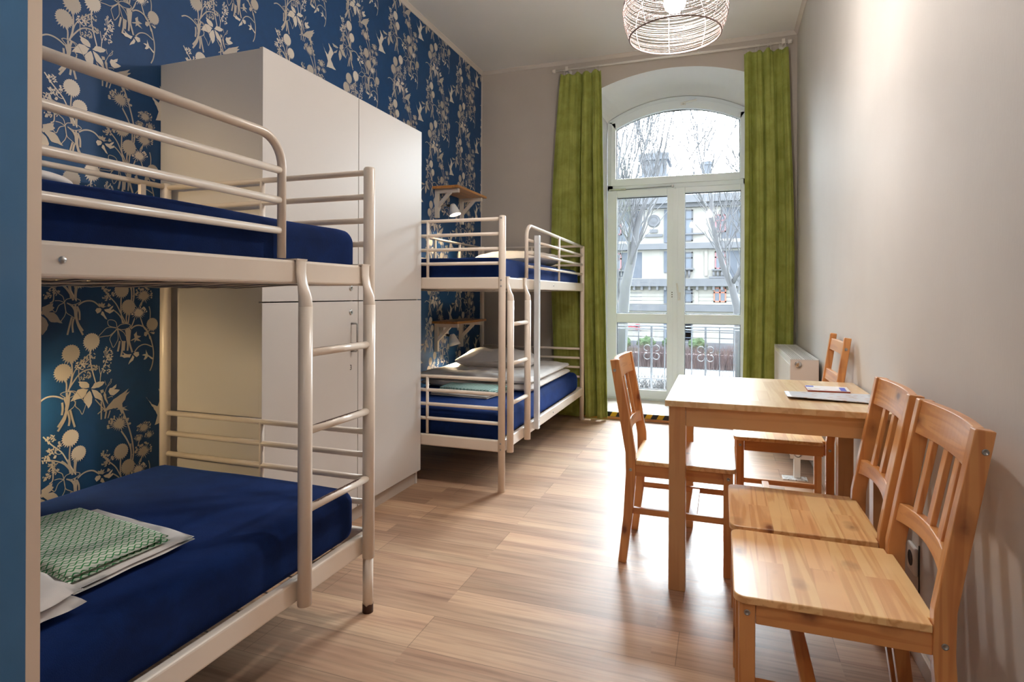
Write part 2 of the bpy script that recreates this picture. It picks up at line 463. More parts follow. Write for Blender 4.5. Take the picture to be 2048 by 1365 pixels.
# left wall with its printed wallpaper (flat print in the same mesh)
WP = json.loads(r'''[["H",1,15695,9533,310],["H",0,14948,9145,320],["H",0,14664,8485,310],["L",1,45,[15642,9263,15637,8974,15674,8634,15854,7937]],["L",0,55,[14957,8878,14987,8534,14951,8124,14854,7755]],["L",0,55,[14745,8255,14791,8029,14783,7766]],["L",0,50,[14839,7786,14995,8029,15224,8326,15459,8462,15714,8477]],["L",0,40,[14938,7919,15022,8352,15223,8685,15576,9040]],["L",1,30,[16024,7960,16054,8250,16194,8575,16352,8934]],["L",1,25,[16054,8157,16007,8380,15975,8569]],["D",1,16320,8875,177,408,34],["D",1,16290,8439,193,188,16],["D",1,15296,8677,207,180,24],["D",0,15460,8265,210,151,22],["D",0,15729,8536,184,153,22],["D",0,15458,8840,210,182,22],["D",0,15697,8968,122,183,12],["L",0,30,[15223,8565,15224,8266,15269,8065]],["P",1,[15605,7798,15486,7788,15317,7830,15234,7931,15250,7997,15191,8074,15350,8058,15519,8017,15604,7919]],["P",1,[15673,7753,15794,7927,15968,7972,16146,7954,16193,7912,16111,7811,15969,7744,15794,7735]],["P",1,[15571,7734,15384,7796,15185,7775,15103,7652,14926,7378,15153,7424,15352,7425,15486,7557]],["P",1,[15622,7674,15486,7540,15403,7434,15403,7296,15488,7179,15573,7008,15641,7082,15710,7209,15726,7415,15674,7597]],["P",1,[15691,7716,15760,7514,15830,7363,16006,7263,16149,7151,16112,7351,16041,7504,15864,7654]],["L",0,28,[14990,7468,15104,7314,15105,7178,15254,7015,15348,6834,15421,6985,15488,7179]],["L",0,28,[15121,7362,15056,7187,14959,7104,14799,7016]],["L",0,28,[14569,7704,14685,7762,14957,7736,15080,7639,14990,7553,14781,7537,14569,7704]],["L",0,28,[14828,7780,15054,7745,15185,7639,15285,7487,15454,7288]],["L",0,75,[14708,7549,14791,7234,14720,6881,14492,6530]],["L",0,75,[14782,7136,14736,6778,14493,6382]],["L",0,75,[14831,7027,14896,6746,14871,6500]],["L",0,75,[14920,7060,14999,6726,15085,6411]],["L",0,75,[14639,7394,14656,7159,14628,6939]],["L",0,75,[14796,7734,14804,7399,14766,7105]],["L",0,75,[14877,7521,14861,7322,14798,7066]],["L",0,75,[14924,7748,14845,7493]],["L",0,55,[14676,7514,14513,7614,14297,7676,14086,7658,13908,7553]],["P",1,[16346,7527,16400,7654,16492,7655,16676,7772,16651,7642,16566,7590,16809,7528,16726,7450,16548,7345,16419,7390]],["L",0,20,[16275,7147,16201,7443,16309,7747,16490,8007]],["L",0,20,[16254,7790,16200,7975]],["L",0,20,[16327,7744,16454,7868,16435,8014]],["L",0,25,[16310,7283,16474,7328,16511,7286]],["P",0,[16183,7552,16256,7434,16274,7254,16348,7027,16238,7189,16148,7416]],["P",0,[16022,7630,16147,7646,16165,7537,16058,7501]],["P",0,[16150,6779,16348,6992,16549,7190,16847,7340,17192,7525,17019,7320,17224,7409,17069,7231,17020,7092,16906,6966,16925,6816,16812,6728,16699,6839,16476,6826]],["P",0,[16811,6873,16925,6816,17137,6833,16983,6777,17207,6629,16971,6706,16888,6513,16804,6747,16662,6755,16774,6807]],["L",0,60,[16926,6688,17139,6115,17317,5485,17390,4947,17360,4583]],["L",0,40,[15831,7310,16007,7087,16240,6780]],["L",0,55,[16070,7200,16069,6495]],["L",0,60,[16265,6775,16216,6501]],["L",0,40,[16421,6782,16331,6496]],["L",0,40,[16132,6871,15931,6733]],["L",0,50,[16077,7357,16185,6985,16240,6780]],["U",0,16784,6188,420],["L",0,60,[16872,5879,17103,5497,17280,5049,17281,4604]],["U",0,17821,4839,400],["L",0,50,[17768,4664,17700,4418]],["U",0,17858,5815,300],["L",0,40,[17737,5539,17597,5195]],["U",0,17616,5416,180],["U",0,18087,5460,200],["U",1,17590,10562,340],["L",0,50,[17662,10394,17825,9956,18025,9710,18211,9226,18269,8815,18215,8381,18105,8124]],["H",0,18208,10071,260],["L",0,40,[18057,10817,18114,10513,18062,9775]],["L",0,50,[17272,11712,17291,11125]],["L",0,40,[17713,10989,17625,10825]],["H",1,14930,6051,300],["H",1,15226,5421,270],["L",0,55,[14925,5766,14894,5405,14928,4993,15000,4670]],["L",0,50,[15155,5168,15113,4908,15114,4637]],["L",1,45,[14001,6296,14273,5957,14614,5610,14805,5261,15114,4671]],["L",0,45,[14094,5449,14428,5328,14742,5111,15032,4677]],["D",1,14242,6160,168,163,20],["D",1,14304,5720,185,131,22],["D",1,14550,5890,63,132,10],["D",1,14094,5449,151,146,20],["D",1,14382,5471,77,82,8],["L",1,25,[14645,5569,14520,5551,14366,5656]],["D",0,14317,11579,163,201,26],["D",0,14118,11263,133,114,20],["D",0,14426,11378,109,87,10],["L",0,45,[14303,11665,14331,11377,14319,11090,14212,11005]],["L",0,28,[14702,11013,14536,11087,14373,11089]],["L",0,28,[14702,11013,14509,10914,14401,10684,14293,10759]],["L",0,28,[14702,11013,14745,10704,14704,10530,14607,10387,14566,10302]],["L",0,28,[14702,10998,14759,10674,14900,10552,15072,10428]],["L",0,28,[14702,11027,14786,11144,15069,11171,15273,11080,15186,10991,14984,10935,14786,11011]],["L",0,28,[14702,11027,14646,11232,14535,11320,14453,11378]],["L",0,28,[14786,10997,14956,10876,15071,10666]],["L",0,65,[14942,10906,15042,10815,15077,10546,15086,10427]],["L",0,65,[14957,10476,14874,10140,14804,9835]],["L",0,65,[15029,10429,14981,10194,15002,9911]],["L",0,65,[15101,10456,15189,10154,15365,9799]],["L",0,65,[15172,10842,15129,10545,15188,10244,15365,9949]],["L",0,65,[15143,10872,15230,10661,15237,10361]],["L",0,65,[15084,10963,15101,10426]],["L",0,65,[14840,11703,14927,11172]],["L",0,65,[15090,11707,15069,11171]],["L",0,65,[14617,11699,14784,11526,15012,11172]],["L",0,55,[15186,10916,15361,11034,15569,11077,15781,11029,15997,10841]],["P",1,[16060,10731,16013,10794,15874,10791,15819,10706,15890,10581,16014,10639]],["P",1,[16076,10668,16030,10546,16187,10385,16283,10334,16187,10510,16139,10636]],["P",1,[16154,10729,16345,10755,16522,10878,16506,10815,16409,10691,16538,10735,16555,10672,16378,10566,16218,10649]],["P",0,[15982,10857,15935,10981,16028,10949,16075,11025,16106,10947,16201,10977,16154,10853,16281,10866,16123,10792]],["P",0,[16281,10851,16328,10975,16376,10943,16441,10879,16345,10834]],["H",0,16865,11497,300],["H",0,17155,10818,290],["L",0,55,[16843,11224,16835,10680,16904,10165]],["L",0,50,[17088,10577,17055,10352,17089,10140]],["L",0,50,[17190,10541,17140,10154]],["L",0,45,[16057,11630,16343,11258,16636,10939,16835,10552,17038,10159]],["L",0,45,[16555,10687,16769,10490,16971,10162]],["L",0,50,[17416,10338,17312,10081,17227,9955]],["D",0,16215,11539,192,187,20],["D",0,16279,11195,193,157,22],["D",0,16520,11352,65,126,10],["L",0,55,[17261,9920,17417,10026,17628,10049,17843,9955,18025,9744]],["L",0,28,[16672,9985,16804,10105,17038,10142,17226,10085,17141,9959,16871,9910,16672,9985]],["L",0,28,[16672,10016,16638,10209,16508,10309,16315,10302,16347,10096,16639,10002]],["L",0,28,[16656,9985,16444,10028,16252,10007,16095,9860,15940,9684,16190,9699,16381,9717,16574,9863,16656,9954]],["L",0,28,[16689,9952,16510,9772,16388,9591,16446,9398,16528,9233,16674,9444,16723,9599,16689,9936]],["L",0,28,[16705,9951,16789,9659,16873,9461,17041,9416]],["L",0,28,[16705,9951,16939,9809,17040,9642]],["L",0,28,[16607,9861,16413,9684]],["L",0,75,[16790,9467,16757,9278,16708,9059]],["L",0,75,[16906,9458,16891,9106,16835,8839]],["L",0,75,[16990,9452,16958,9068]],["L",0,75,[17107,9961,17081,9639,17127,9312,17110,9054]],["L",0,75,[17192,9957,17142,9635,17212,9305,17317,8971]],["L",0,75,[17039,9900,17143,9441]],["L",0,75,[17227,9890,17178,9373]],["P",1,[17282,8909,17111,8909,16908,9025,16976,8906,16842,8886,16976,8777,17214,8769]],["P",1,[17334,8855,17404,8766,17353,8640,17147,8494,17249,8700]],["P",1,[17352,8902,17456,8974,17597,8961,17615,8828,17509,8756]],["L",0,45,[17404,8963,17596,9176,17882,9252,18193,9126]],["P",0,[17229,9434,17419,9551,17383,9684,17505,9808,17523,9643,17701,9598,17541,9526,17702,9382,17489,9448,17402,9356,17419,9486]],["P",1,[17812,8625,17884,8768,17739,8815,17919,8848,17919,9032,18011,8806,18251,8647,18214,8584,18011,8739,17884,8618]],["P",0,[17844,9755,17952,9782,18007,9678,17917,9567,17826,9623]],["P",0,[18026,9643,18136,9569,18211,9293,18063,9473]],["P",0,[18062,9725,18321,9726,18284,9644]],["P",0,[13949,10867,14054,10907,14185,10976,14319,11003,14293,10889,14360,10844,14266,10731,14107,10698,13950,10697]],["P",0,[13963,10668,14160,10691,14334,10672,14442,10567,14539,10390,14635,10269,14457,10312,14241,10330,14081,10523]],["P",0,[13924,10571,14055,10467,14161,10234,14109,10065,13952,9876,13900,10021,13822,10250]],["P",0,[13718,10549,13338,10516,13197,10664,13431,10670,13813,10645]],["P",0,[13910,10684,14103,10939,14300,10898,14202,10710,13959,10584]],["P",0,[13718,10460,13434,10261,13294,10090,13624,10247]],["P",1,[12243,10309,12513,9960,12786,9808,12967,10196,12827,10544,13152,10326,13340,10108,13063,9653,13345,9292,13583,9155,13066,9103,12654,9040,12788,9434,12696,9630]]]''')
def ribbon(pts, w):
    # smooth polyline -> strip of quads (2D)
    P = [Vector((a, b_)) for a, b_ in pts]
    if len(P) > 2:
        Q = []
        for i in range(len(P) - 1):
            p0 = P[max(i - 1, 0)]; p1 = P[i]; p2 = P[i + 1]; p3 = P[min(i + 2, len(P) - 1)]
            for k in range(4):
                t = k / 4
                Q.append(0.5 * ((2 * p1) + (p2 - p0) * t + (2 * p0 - 5 * p1 + 4 * p2 - p3) * t * t + (3 * p1 - p0 - 3 * p2 + p3) * t ** 3))
        Q.append(P[-1]); P = Q
    vs = []; fs = []
    for i, p in enumerate(P):
        d = (P[min(i + 1, len(P) - 1)] - P[max(i - 1, 0)])
        if d.length < 1e-9: d = Vector((1, 0))
        d.normalize(); nrm = Vector((-d.y, d.x)) * w / 2
        vs += [p + nrm, p - nrm]
    for i in range(len(P) - 1): fs.append((2 * i, 2 * i + 1, 2 * i + 3, 2 * i + 2))
    return vs, fs
def cell_print():
    rnd = random.Random(4); V = []; F = []; T = []; lay = [0]   # every printed shape gets its own hair-thin ink layer
    def add(vs, fs, t):
        o = len(V); V.extend([(v[0], v[1], lay[0]) for v in vs]); lay[0] += 1
        for f in fs: F.append([i + o for i in f]); T.append(t)
    for e in WP:
        k, t = e[0], e[1]
        if k == 'P':
            c = e[2]; pts = [(c[i] / 1e4, c[i + 1] / 1e4) for i in range(0, len(c), 2)]
            # jagged leaf edge
            out = []
            for i in range(len(pts)):
                a = Vector(pts[i]); b_ = Vector(pts[(i + 1) % len(pts)]); L = (b_ - a).length
                out.append(a)
                if L > .016:
                    n = Vector((-(b_ - a).y, (b_ - a).x)).normalized()
                    m_ = int(L / .011)
                    for j in range(1, m_ + 1): out.append(a.lerp(b_, j / (m_ + 1)) + n * rnd.uniform(-.0012, .0016))
            add(out, [tuple(range(len(out)))], t)
        elif k == 'L':
            c = e[3]; pts = [(c[i] / 1e4, c[i + 1] / 1e4) for i in range(0, len(c), 2)]
            vs, fs = ribbon(pts, e[2] / 1e4); add(vs, fs, t)
        elif k == 'H':
            cx, cy, r = [q / 1e4 for q in e[2:5]]; n = 46; pts = []
            for i in range(n):
                a = 2 * math.pi * i / n
                low = max(0, -math.sin(a + .35))
                rr = r * (0.93 if i % 2 else 1.03 + .30 * low ** 1.5 * rnd.uniform(.5, 1))
                if i % 2: rr *= 1 - .06 * low
                pts.append((cx + rr * math.cos(a), cy + rr * math.sin(a) * 1.02))
            add(pts, [tuple(range(n))], t)
        elif k == 'U':
            cx, cy, r = [q / 1e4 for q in e[2:5]]; n = 40; pts = []
            for i in range(n):
                a = 2 * math.pi * i / n
                rr = r * (rnd.uniform(.38, .52) if i % 2 else rnd.uniform(.72, 1.08))
                pts.append((cx + rr * math.cos(a), cy + rr * .85 * math.sin(a)))
            add(pts, [tuple(range(n))], t)
            for j in range(22):
                a = rnd.uniform(-.3, math.pi + .3); q = r * rnd.uniform(.75, 1.12); s_ = r * rnd.uniform(.07, .13)
                px_, py_ = cx + q * math.cos(a), cy + q * .8 * math.sin(a)
                add([(px_ + s_ * math.cos(2 * math.pi * i / 6), py_ + s_ * math.sin(2 * math.pi * i / 6)) for i in range(6)], [tuple(range(6))], t)
        elif k == 'D':
            cx, cy, rx, ry = [q / 1e4 for q in e[2:6]]; n = e[6]
            for j in range(n):
                a = rnd.uniform(0, 2 * math.pi); q = math.sqrt(rnd.random())
                px_, py_ = cx + rx * q * math.cos(a), cy + ry * q * math.sin(a); th = rnd.uniform(0, math.pi); l = rnd.uniform(.0035, .0062); w = .0022
                add([(px_ + l * math.cos(th) * math.cos(u) - w * math.sin(th) * math.sin(u), py_ + l * math.sin(th) * math.cos(u) + w * math.cos(th) * math.sin(u)) for u in [i * math.pi / 3 for i in range(6)]], [tuple(range(6))], t)
                if j % 3 == 0: add(*ribbon([(px_, py_), (px_ + (cx - px_) * .35, py_ + (cy - ry * .9 - py_) * .35)], .0015), t)
    return V, F, T
def build_left_wall():
    b = MB(); b.box(XL - .1, XL, YB - .1, YF + .02, 0, ZC, 0)
    V, F, T = cell_print()
    W_, S_, H_ = .567, .3195, .6425
    for n in range(-2, 8):
        for k in range(-6, 7):
            dy = n * W_; dz = n * S_ + k * H_
            if .75 + dz > ZC + .5 or .75 + dz < -.4: continue
            if 1.6 + dy > YF + .5 or 1.6 + dy < 0.9: continue
            vs = []
            for (y, z, l_) in V: vs.append((y + dy, z + dz, l_))
            o = len(b.v); b.v.extend([(XL + .0004 + 2.6e-6 * l_, min(y, YF - .002), min(max(z, .002), ZC - .002)) for y, z, l_ in vs])
            for f, t in zip(F, T):
                zs = [vs[i][1] for i in f]; ys = [vs[i][0] for i in f]
                if min(zs) > ZC - .01 or max(zs) < .01 or min(ys) > YF - .01: continue
                b.f.append([i + o for i in f]); b.mi.append(1 + t); b.smooth.append(False)
    me = bpy.data.meshes.new('wall_left'); me.from_pydata(b.v, [], b.f)
    for q in ('paper', 'print_mid', 'print_light'): me.materials.append(M[q])
    me.polygons.foreach_set('material_index', b.mi); me.update()
    bm = bmesh.new(); bm.from_mesh(me)
    tr = bmesh.ops.triangulate(bm, faces=[f for f in bm.faces if f.material_index > 0])['faces']
    for f in tr:
        f.normal_update()
        if f.normal.x < 0: f.normal_flip()
    bmesh.ops.delete(bm, geom=[f for f in bm.faces if f.calc_area() < 1e-10], context='FACES_ONLY')
    bm.to_mesh(me); bm.free()
    o = bpy.data.objects.new('wall_left', me); COL.objects.link(o); tag(o, kind='structure')
build_left_wall()

# far wall with the arched opening, its deep reveal in one mesh
def arc_pts(hw, top, R, n=28):
    drop = R - math.sqrt(R * R - hw * hw)
    pts = []
    for i in range(n + 1):
        x = -hw + 2 * hw * i / n
        pts.append((WCX + x, top - (R - math.sqrt(R * R - x * x))))
    return pts
b = MB(); inner = arc_pts(.75, 3.153, 1.75); outer = arc_pts(.69, 3.118, 1.30)
ix0, ix1 = inner[0][0], inner[-1][0]
b.box(XL, ix0, YF, YF + .02, 0, ZC); b.box(ix1, XR, YF, YF + .02, 0, ZC)
for i in range(len(inner) - 1):
    (xa, za), (xb, zb) = inner[i], inner[i + 1]
    b.add([(xa, YF, za), (xb, YF, zb), (xb, YF, ZC), (xa, YF, ZC)], [(0, 1, 2, 3)])
ZS = 0.062; YW = 6.085
def reveal(bb, A, B, ya, yb, mi):
    n = len(A)
    a = [(A[0][0], ya, 0)] + [(p[0], ya, p[1]) for p in A] + [(A[-1][0], ya, 0)]
    c = [(B[0][0], yb, 0)] + [(p[0], yb, p[1]) for p in B] + [(B[-1][0], yb, 0)]
    bb.add(a + c, [(i, i + 1, len(a) + i + 1, len(a) + i) for i in range(len(a) - 1)], mi, False)
reveal(b, inner, outer, YF, YW, 1); reveal(b, outer, outer, YW, 6.34, 1)
b.box(XL - .1, WCX - .69, 6.33, 6.35, -1.7, ZC + .4); b.box(WCX + .69, XR + .1, 6.33, 6.35, -1.7, ZC + .4)
b.box(WCX - .69, WCX + .69, 6.33, 6.35, -1.7, 0.0)
for i in range(len(outer) - 1):
    (xa, za), (xb, zb) = outer[i], outer[i + 1]
    b.add([(xa, 6.35, za), (xb, 6.35, zb), (xb, 6.35, ZC + .4), (xa, 6.35, ZC + .4)], [(0, 1, 2, 3)])
tag(b.build('wall_far', [M['wall_far'], M['reveal']]), kind='structure')
# raised alcove floor
b = MB(); b.box(ix0, ix1, YF - .012, 6.34, -.02, ZS)
tag(b.build('trim_1', plain('alcove_sill_white', rgb(226, 216, 208), 0.3, 0, 0.02, 60, 0.05)), kind='structure')
b = MB(); b.box(ix0 - .01, ix1 + .01, YF - .030, YF - .013, 0, .020)
tag(b.build('trim_2', M['pine_x'], bevel=.003), kind='structure')
# yellow and black tape on the front of the step
b = MB(); x = -1.17; k = 0; y0 = YF - .0145
while x < ix1 - .02:
    sh = .022; w = .052
    b.add([(x, y0 - .0008, .022), (x + w, y0 - .0008, .022), (x + w + sh, y0 - .0008, .0625), (x + sh, y0 - .0008, .0625)], [(0, 1, 2, 3)], k % 2)
    b.add([(x + sh, y0 - .0008, .0625), (x + w + sh, y0 - .0008, .0625), (x + w + sh + .008, y0 + .02, .0632), (x + sh + .008, y0 + .02, .0632)], [(0, 1, 2, 3)], k % 2)
    x += w; k += 1
tag(b.build('hazard_tape', [plain('tape_yellow', rgb(214, 172, 36), .4), plain('tape_black', rgb(30, 30, 32), .4)]),
    'yellow and black diagonal warning tape stuck along the step edge under the window', 'tape')
# ceiling mouldings
def moulding(name, p0, p1, inward):
    b = MB(); prof = [(0, 0), (.028, 0), (.028, -.006), (.020, -.012), (.012, -.020), (.006, -.030), (0, -.030)]
    d = Vector(p1) - Vector(p0); n = len(prof); vs = []
    for P in (p0, p1):
        for (q, h) in prof: vs.append((P[0] + inward[0] * q, P[1] + inward[1] * q, ZC + h))
    fs = [(i, (i + 1) % n, n + (i + 1) % n, n + i) for i in range(n)] + [tuple(range(n)), tuple(range(n, 2 * n))]
    b.add(vs, fs); tag(b.build(name, M['moulding']), kind='structure')
moulding('trim_3', (XL, YB, 0), (XL, YF, 0), (1, 0)); moulding('trim_4', (XL, YF, 0), (XR, YF, 0), (0, -1)); moulding('trim_5', (XR, YB, 0), (XR, YF, 0), (-1, 0))
# baseboards
M['base'] = plain('baseboard_oak', rgb(168, 128, 96), 0.4, 0, 0.02, 40, 0.15)
M['base_w'] = plain('baseboard_pale', rgb(186, 172, 160), 0.4)
b = MB(); b.box(XR - .014, XR, YB, YF, 0, .06); tag(b.build('baseboard_right', M['base_w'], bevel=.003), kind='structure')
b = MB(); b.box(XL, ix0, YF - .014, YF, 0, .06); b.box(ix1, XR, YF - .014, YF, 0, .06); tag(b.build('baseboard_far', M['base'], bevel=.003), kind='structure')
b = MB(); b.box(XL, XL + .014, YB, YF, 0, .06); tag(b.build('baseboard_left', M['base'], bevel=.003), kind='structure')
# wire clip strip in the right far corner
b = MB(); b.box(XL, XL + .008, YF - .008, YF, 0, ZC - .045); tag(b.build('trim_6', M['moulding']), kind='structure')

# blue partition end beside the bed with its pale corner profile
PX, PY = -0.95, 0.570
b = MB(); b.box(-1.135, PX - .0008, PY, PY + .0165, 0, ZC); tag(b.build('wall_partition', M['blue_paint']), kind='structure')
b = MB(); b.box(PX - .0010, PX, PY - .0005, PY + .0185, 0, ZC); tag(b.build('trim_7', M['alu']), kind='structure')

# ------------------------------------------------------------------ WINDOW
win = thing('window_1', None, None, (WCX, YW, ZS)); win['kind'] = 'structure'
Y1, Y2 = 6.085, 6.165
def bar(bb, x0, x1, z0, z1, ya=Y1, yb=Y2): bb.box(x0, x1, ya, yb, z0, z1)
b = MB()
oA = arc_pts(.683, 3.114, 1.30); iA = arc_pts(.625, 3.052, 1.27)
xl, xr = WCX - .683, WCX + .683
bar(b, xl, xl + .058, ZS, oA[0][1]); bar(b, xr - .058, xr, ZS, oA[-1][1])
n = len(oA); vs = []
for yy in (Y1, Y2): vs += [(p[0], yy, p[1]) for p in oA] + [(p[0], yy, p[1]) for p in iA]
fs = []
for i in range(n - 1):
    fs += [(i, i + 1, n + i + 1, n + i), (2 * n + i, 3 * n + i, 3 * n + i + 1, 2 * n + i + 1), (i, 2 * n + i, 2 * n + i + 1, i + 1), (n + i, n + i + 1, 3 * n + i + 1, 3 * n + i)]
b.add(vs, fs)
bar(b, xl, xr, 2.205, 2.262); bar(b, xl + .05, xr - .05, ZS, .095)
b.build('window_frame', M['pvc'], win, bevel=.004)
# arched sash
aO = arc_pts(.645, 3.075, 1.28); aI = arc_pts(.597, 2.987, 1.24)
b = MB(); n = len(aO); vs = []; ya, yb = Y1 - .018, Y2 - .02
for yy in (ya, yb): vs += [(p[0], yy, p[1]) for p in aO] + [(p[0], yy, p[1]) for p in aI]
fs = []
for i in range(n - 1):
    fs += [(i, i + 1, n + i + 1, n + i), (2 * n + i, 3 * n + i, 3 * n + i + 1, 2 * n + i + 1), (i, 2 * n + i, 2 * n + i + 1, i + 1), (n + i, n + i + 1, 3 * n + i + 1, 3 * n + i)]
b.add(vs, fs)
b.box(WCX - .645, WCX - .597, ya, yb, 2.255, aO[0][1]); b.box(WCX + .597, WCX + .645, ya, yb, 2.255, aO[-1][1]); b.box(WCX - .60, WCX + .60, ya, yb, 2.250, 2.322)
sash = b.build('arched_sash', M['pvc'], win, bevel=.004)
def pane(poly, parent):
    b = MB(); b.prism(poly, 6.118, 6.122, 1); b.build('glass_pane', M['glass'], parent)
    # black gasket line round the pane
    c = Vector((sum(p[0] for p in poly) / len(poly), sum(p[1] for p in poly) / len(poly)))
    q = [c + (Vector(p) - c) * 1.0 for p in poly]
    b = MB(); n = len(q); w = .006
    inn = []
    for p in q:
        d = c - p; s_ = w * 1.3 / max(d.length, .01); inn.append(p + d * s_)
    vs = [(p.x, 6.1165, p.y) for p in q] + [(p.x, 6.1165, p.y) for p in inn] + [(p.x, 6.13, p.y) for p in inn]
    fs = [(i, (i + 1) % n, n + (i + 1) % n, n + i) for i in range(n)] + [(n + i, n + (i + 1) % n, 2 * n + (i + 1) % n, 2 * n + i) for i in range(n)]
    b.add(vs, fs); b.build('gasket', M['gasket'], parent)
pane([(WCX - .597, 2.322), (WCX + .597, 2.322)] + list(reversed(aI)), sash)
b = MB(); b.tube([(WCX + .07, ya - .002, 3.03), (WCX + .07, ya - .03, 3.03), (WCX + .09, ya - .036, 3.032), (WCX + .20, ya - .036, 3.048)], .008, 8, sx=1.3)
b.box(WCX + .045, WCX + .095, ya - .006, ya, 3.015, 3.045); b.build('sash_handle', M['white_metal'], sash, bevel=.002)
for (x0, x1, gx0, gx1) in ((xl + .005, -.4395, -1.02, -.518), (-.4385, xr - .005, -.347, .170)):
    b = MB(); z0, z1 = .082, 2.205; ya, yb = Y1 - .018, Y2 - .02
    b.box(x0, gx0, ya, yb, z0, z1); b.box(gx1, x1, ya, yb, z0, z1)
    gtop = 2.132 if x0 < -.5 else 2.149
    b.box(gx0, gx1, ya, yb, gtop, z1); b.box(gx0, gx1, ya, yb, z0, .172); b.box(gx0, gx1, ya + .003, yb, .850, .943)
    sh = b.build('door_sash', M['pvc'], win, bevel=.004)
    pane([(gx0, .943), (gx1, .943), (gx1, gtop), (gx0, gtop)], sh); pane([(gx0, .172), (gx1, .172), (gx1, .850), (gx0, .850)], sh)
    if x0 > -.5:
        b = MB(); b.box(-.412, -.384, ya - .010, ya, 1.08, 1.16); b.tube([(-.398, ya, 1.10), (-.398, ya - .045, 1.10), (-.402, ya - .05, 1.12), (-.418, ya - .05, 1.25)], .009, 8)
        b.build('handle', M['white_metal'], sh, bevel=.003)
    else:
        b = MB()
        for zz in (1.115, 1.137, 1.159): b.lathe([(0, -.001), (.0055, -.001), (.0055, .001)], (-.468, ya - .0005, zz), 10, 1)
        b.build('screw_hole', M['dark'], sh)
# astragal covering the meeting stiles and hinge covers
b = MB(); b.box(-.462, -.416, Y1 - .026, Y1 - .0178, .10, 2.19); b.build('cover_strip', M['pvc'], win, bevel=.003)
b = MB(); b.box(xl + .02, xl + .19, Y1 - .024, Y1 - .002, 2.206, 2.222); b.tube([(xl + .19, Y1 - .012, 2.214), (-.46, Y1 - .012, 2.222)], .004, 6); b.box(-.475, -.455, Y1 - .022, Y1, 2.212, 2.232)
b.build('hinge_bar', M['steel'], win)
# ================================================================== BUNK BEDS
XF, XW = -1.190, -2.168           # front and wall-side post lines
def superbox(cx, cy, cz, lx, ly, lz, r, n=40, sag=None, seedv=0.0, amp=0.0):
    """soft block: rounded box grid with optional displacement; returns MB"""
    b = MB()
    bm = bmesh.new(); bmesh.ops.create_cube(bm, size=1.0)
    bmesh.ops.subdivide_edges(bm, edges=bm.edges[:], cuts=n, use_grid_fill=True)
    vs = []
    h = (lx / 2, ly / 2, lz / 2)
    for v in bm.verts:
        # cluster lines near the rims so rounding is smooth
        p = []
        for i in range(3):
            t = v.co[i] * 2; s_ = math.copysign(abs(t) ** 0.8, t); p.append(s_ * h[i])
        q = [max(-(h[i] - r), min(h[i] - r, p[i])) for i in range(3)]
        d = Vector(p) - Vector(q)
        if d.length > 1e-9: d = d.normalized() * r
        P = Vector(q) + d
        if sag: P = sag(P)
        if amp: P = P + Vector((noise.noise(P * 3 + Vector((seedv, 0, 0))), noise.noise(P * 3 + Vector((0, seedv, 5))), noise.noise(P * 4 + Vector((3, seedv, 9))))) * amp
        vs.append((P.x + cx, P.y + cy, P.z + cz))
    bm.verts.index_update()
    fs = [[v.index for v in f.verts] for f in bm.faces]
    bm.free(); b.add(vs, fs, 0, True); return b

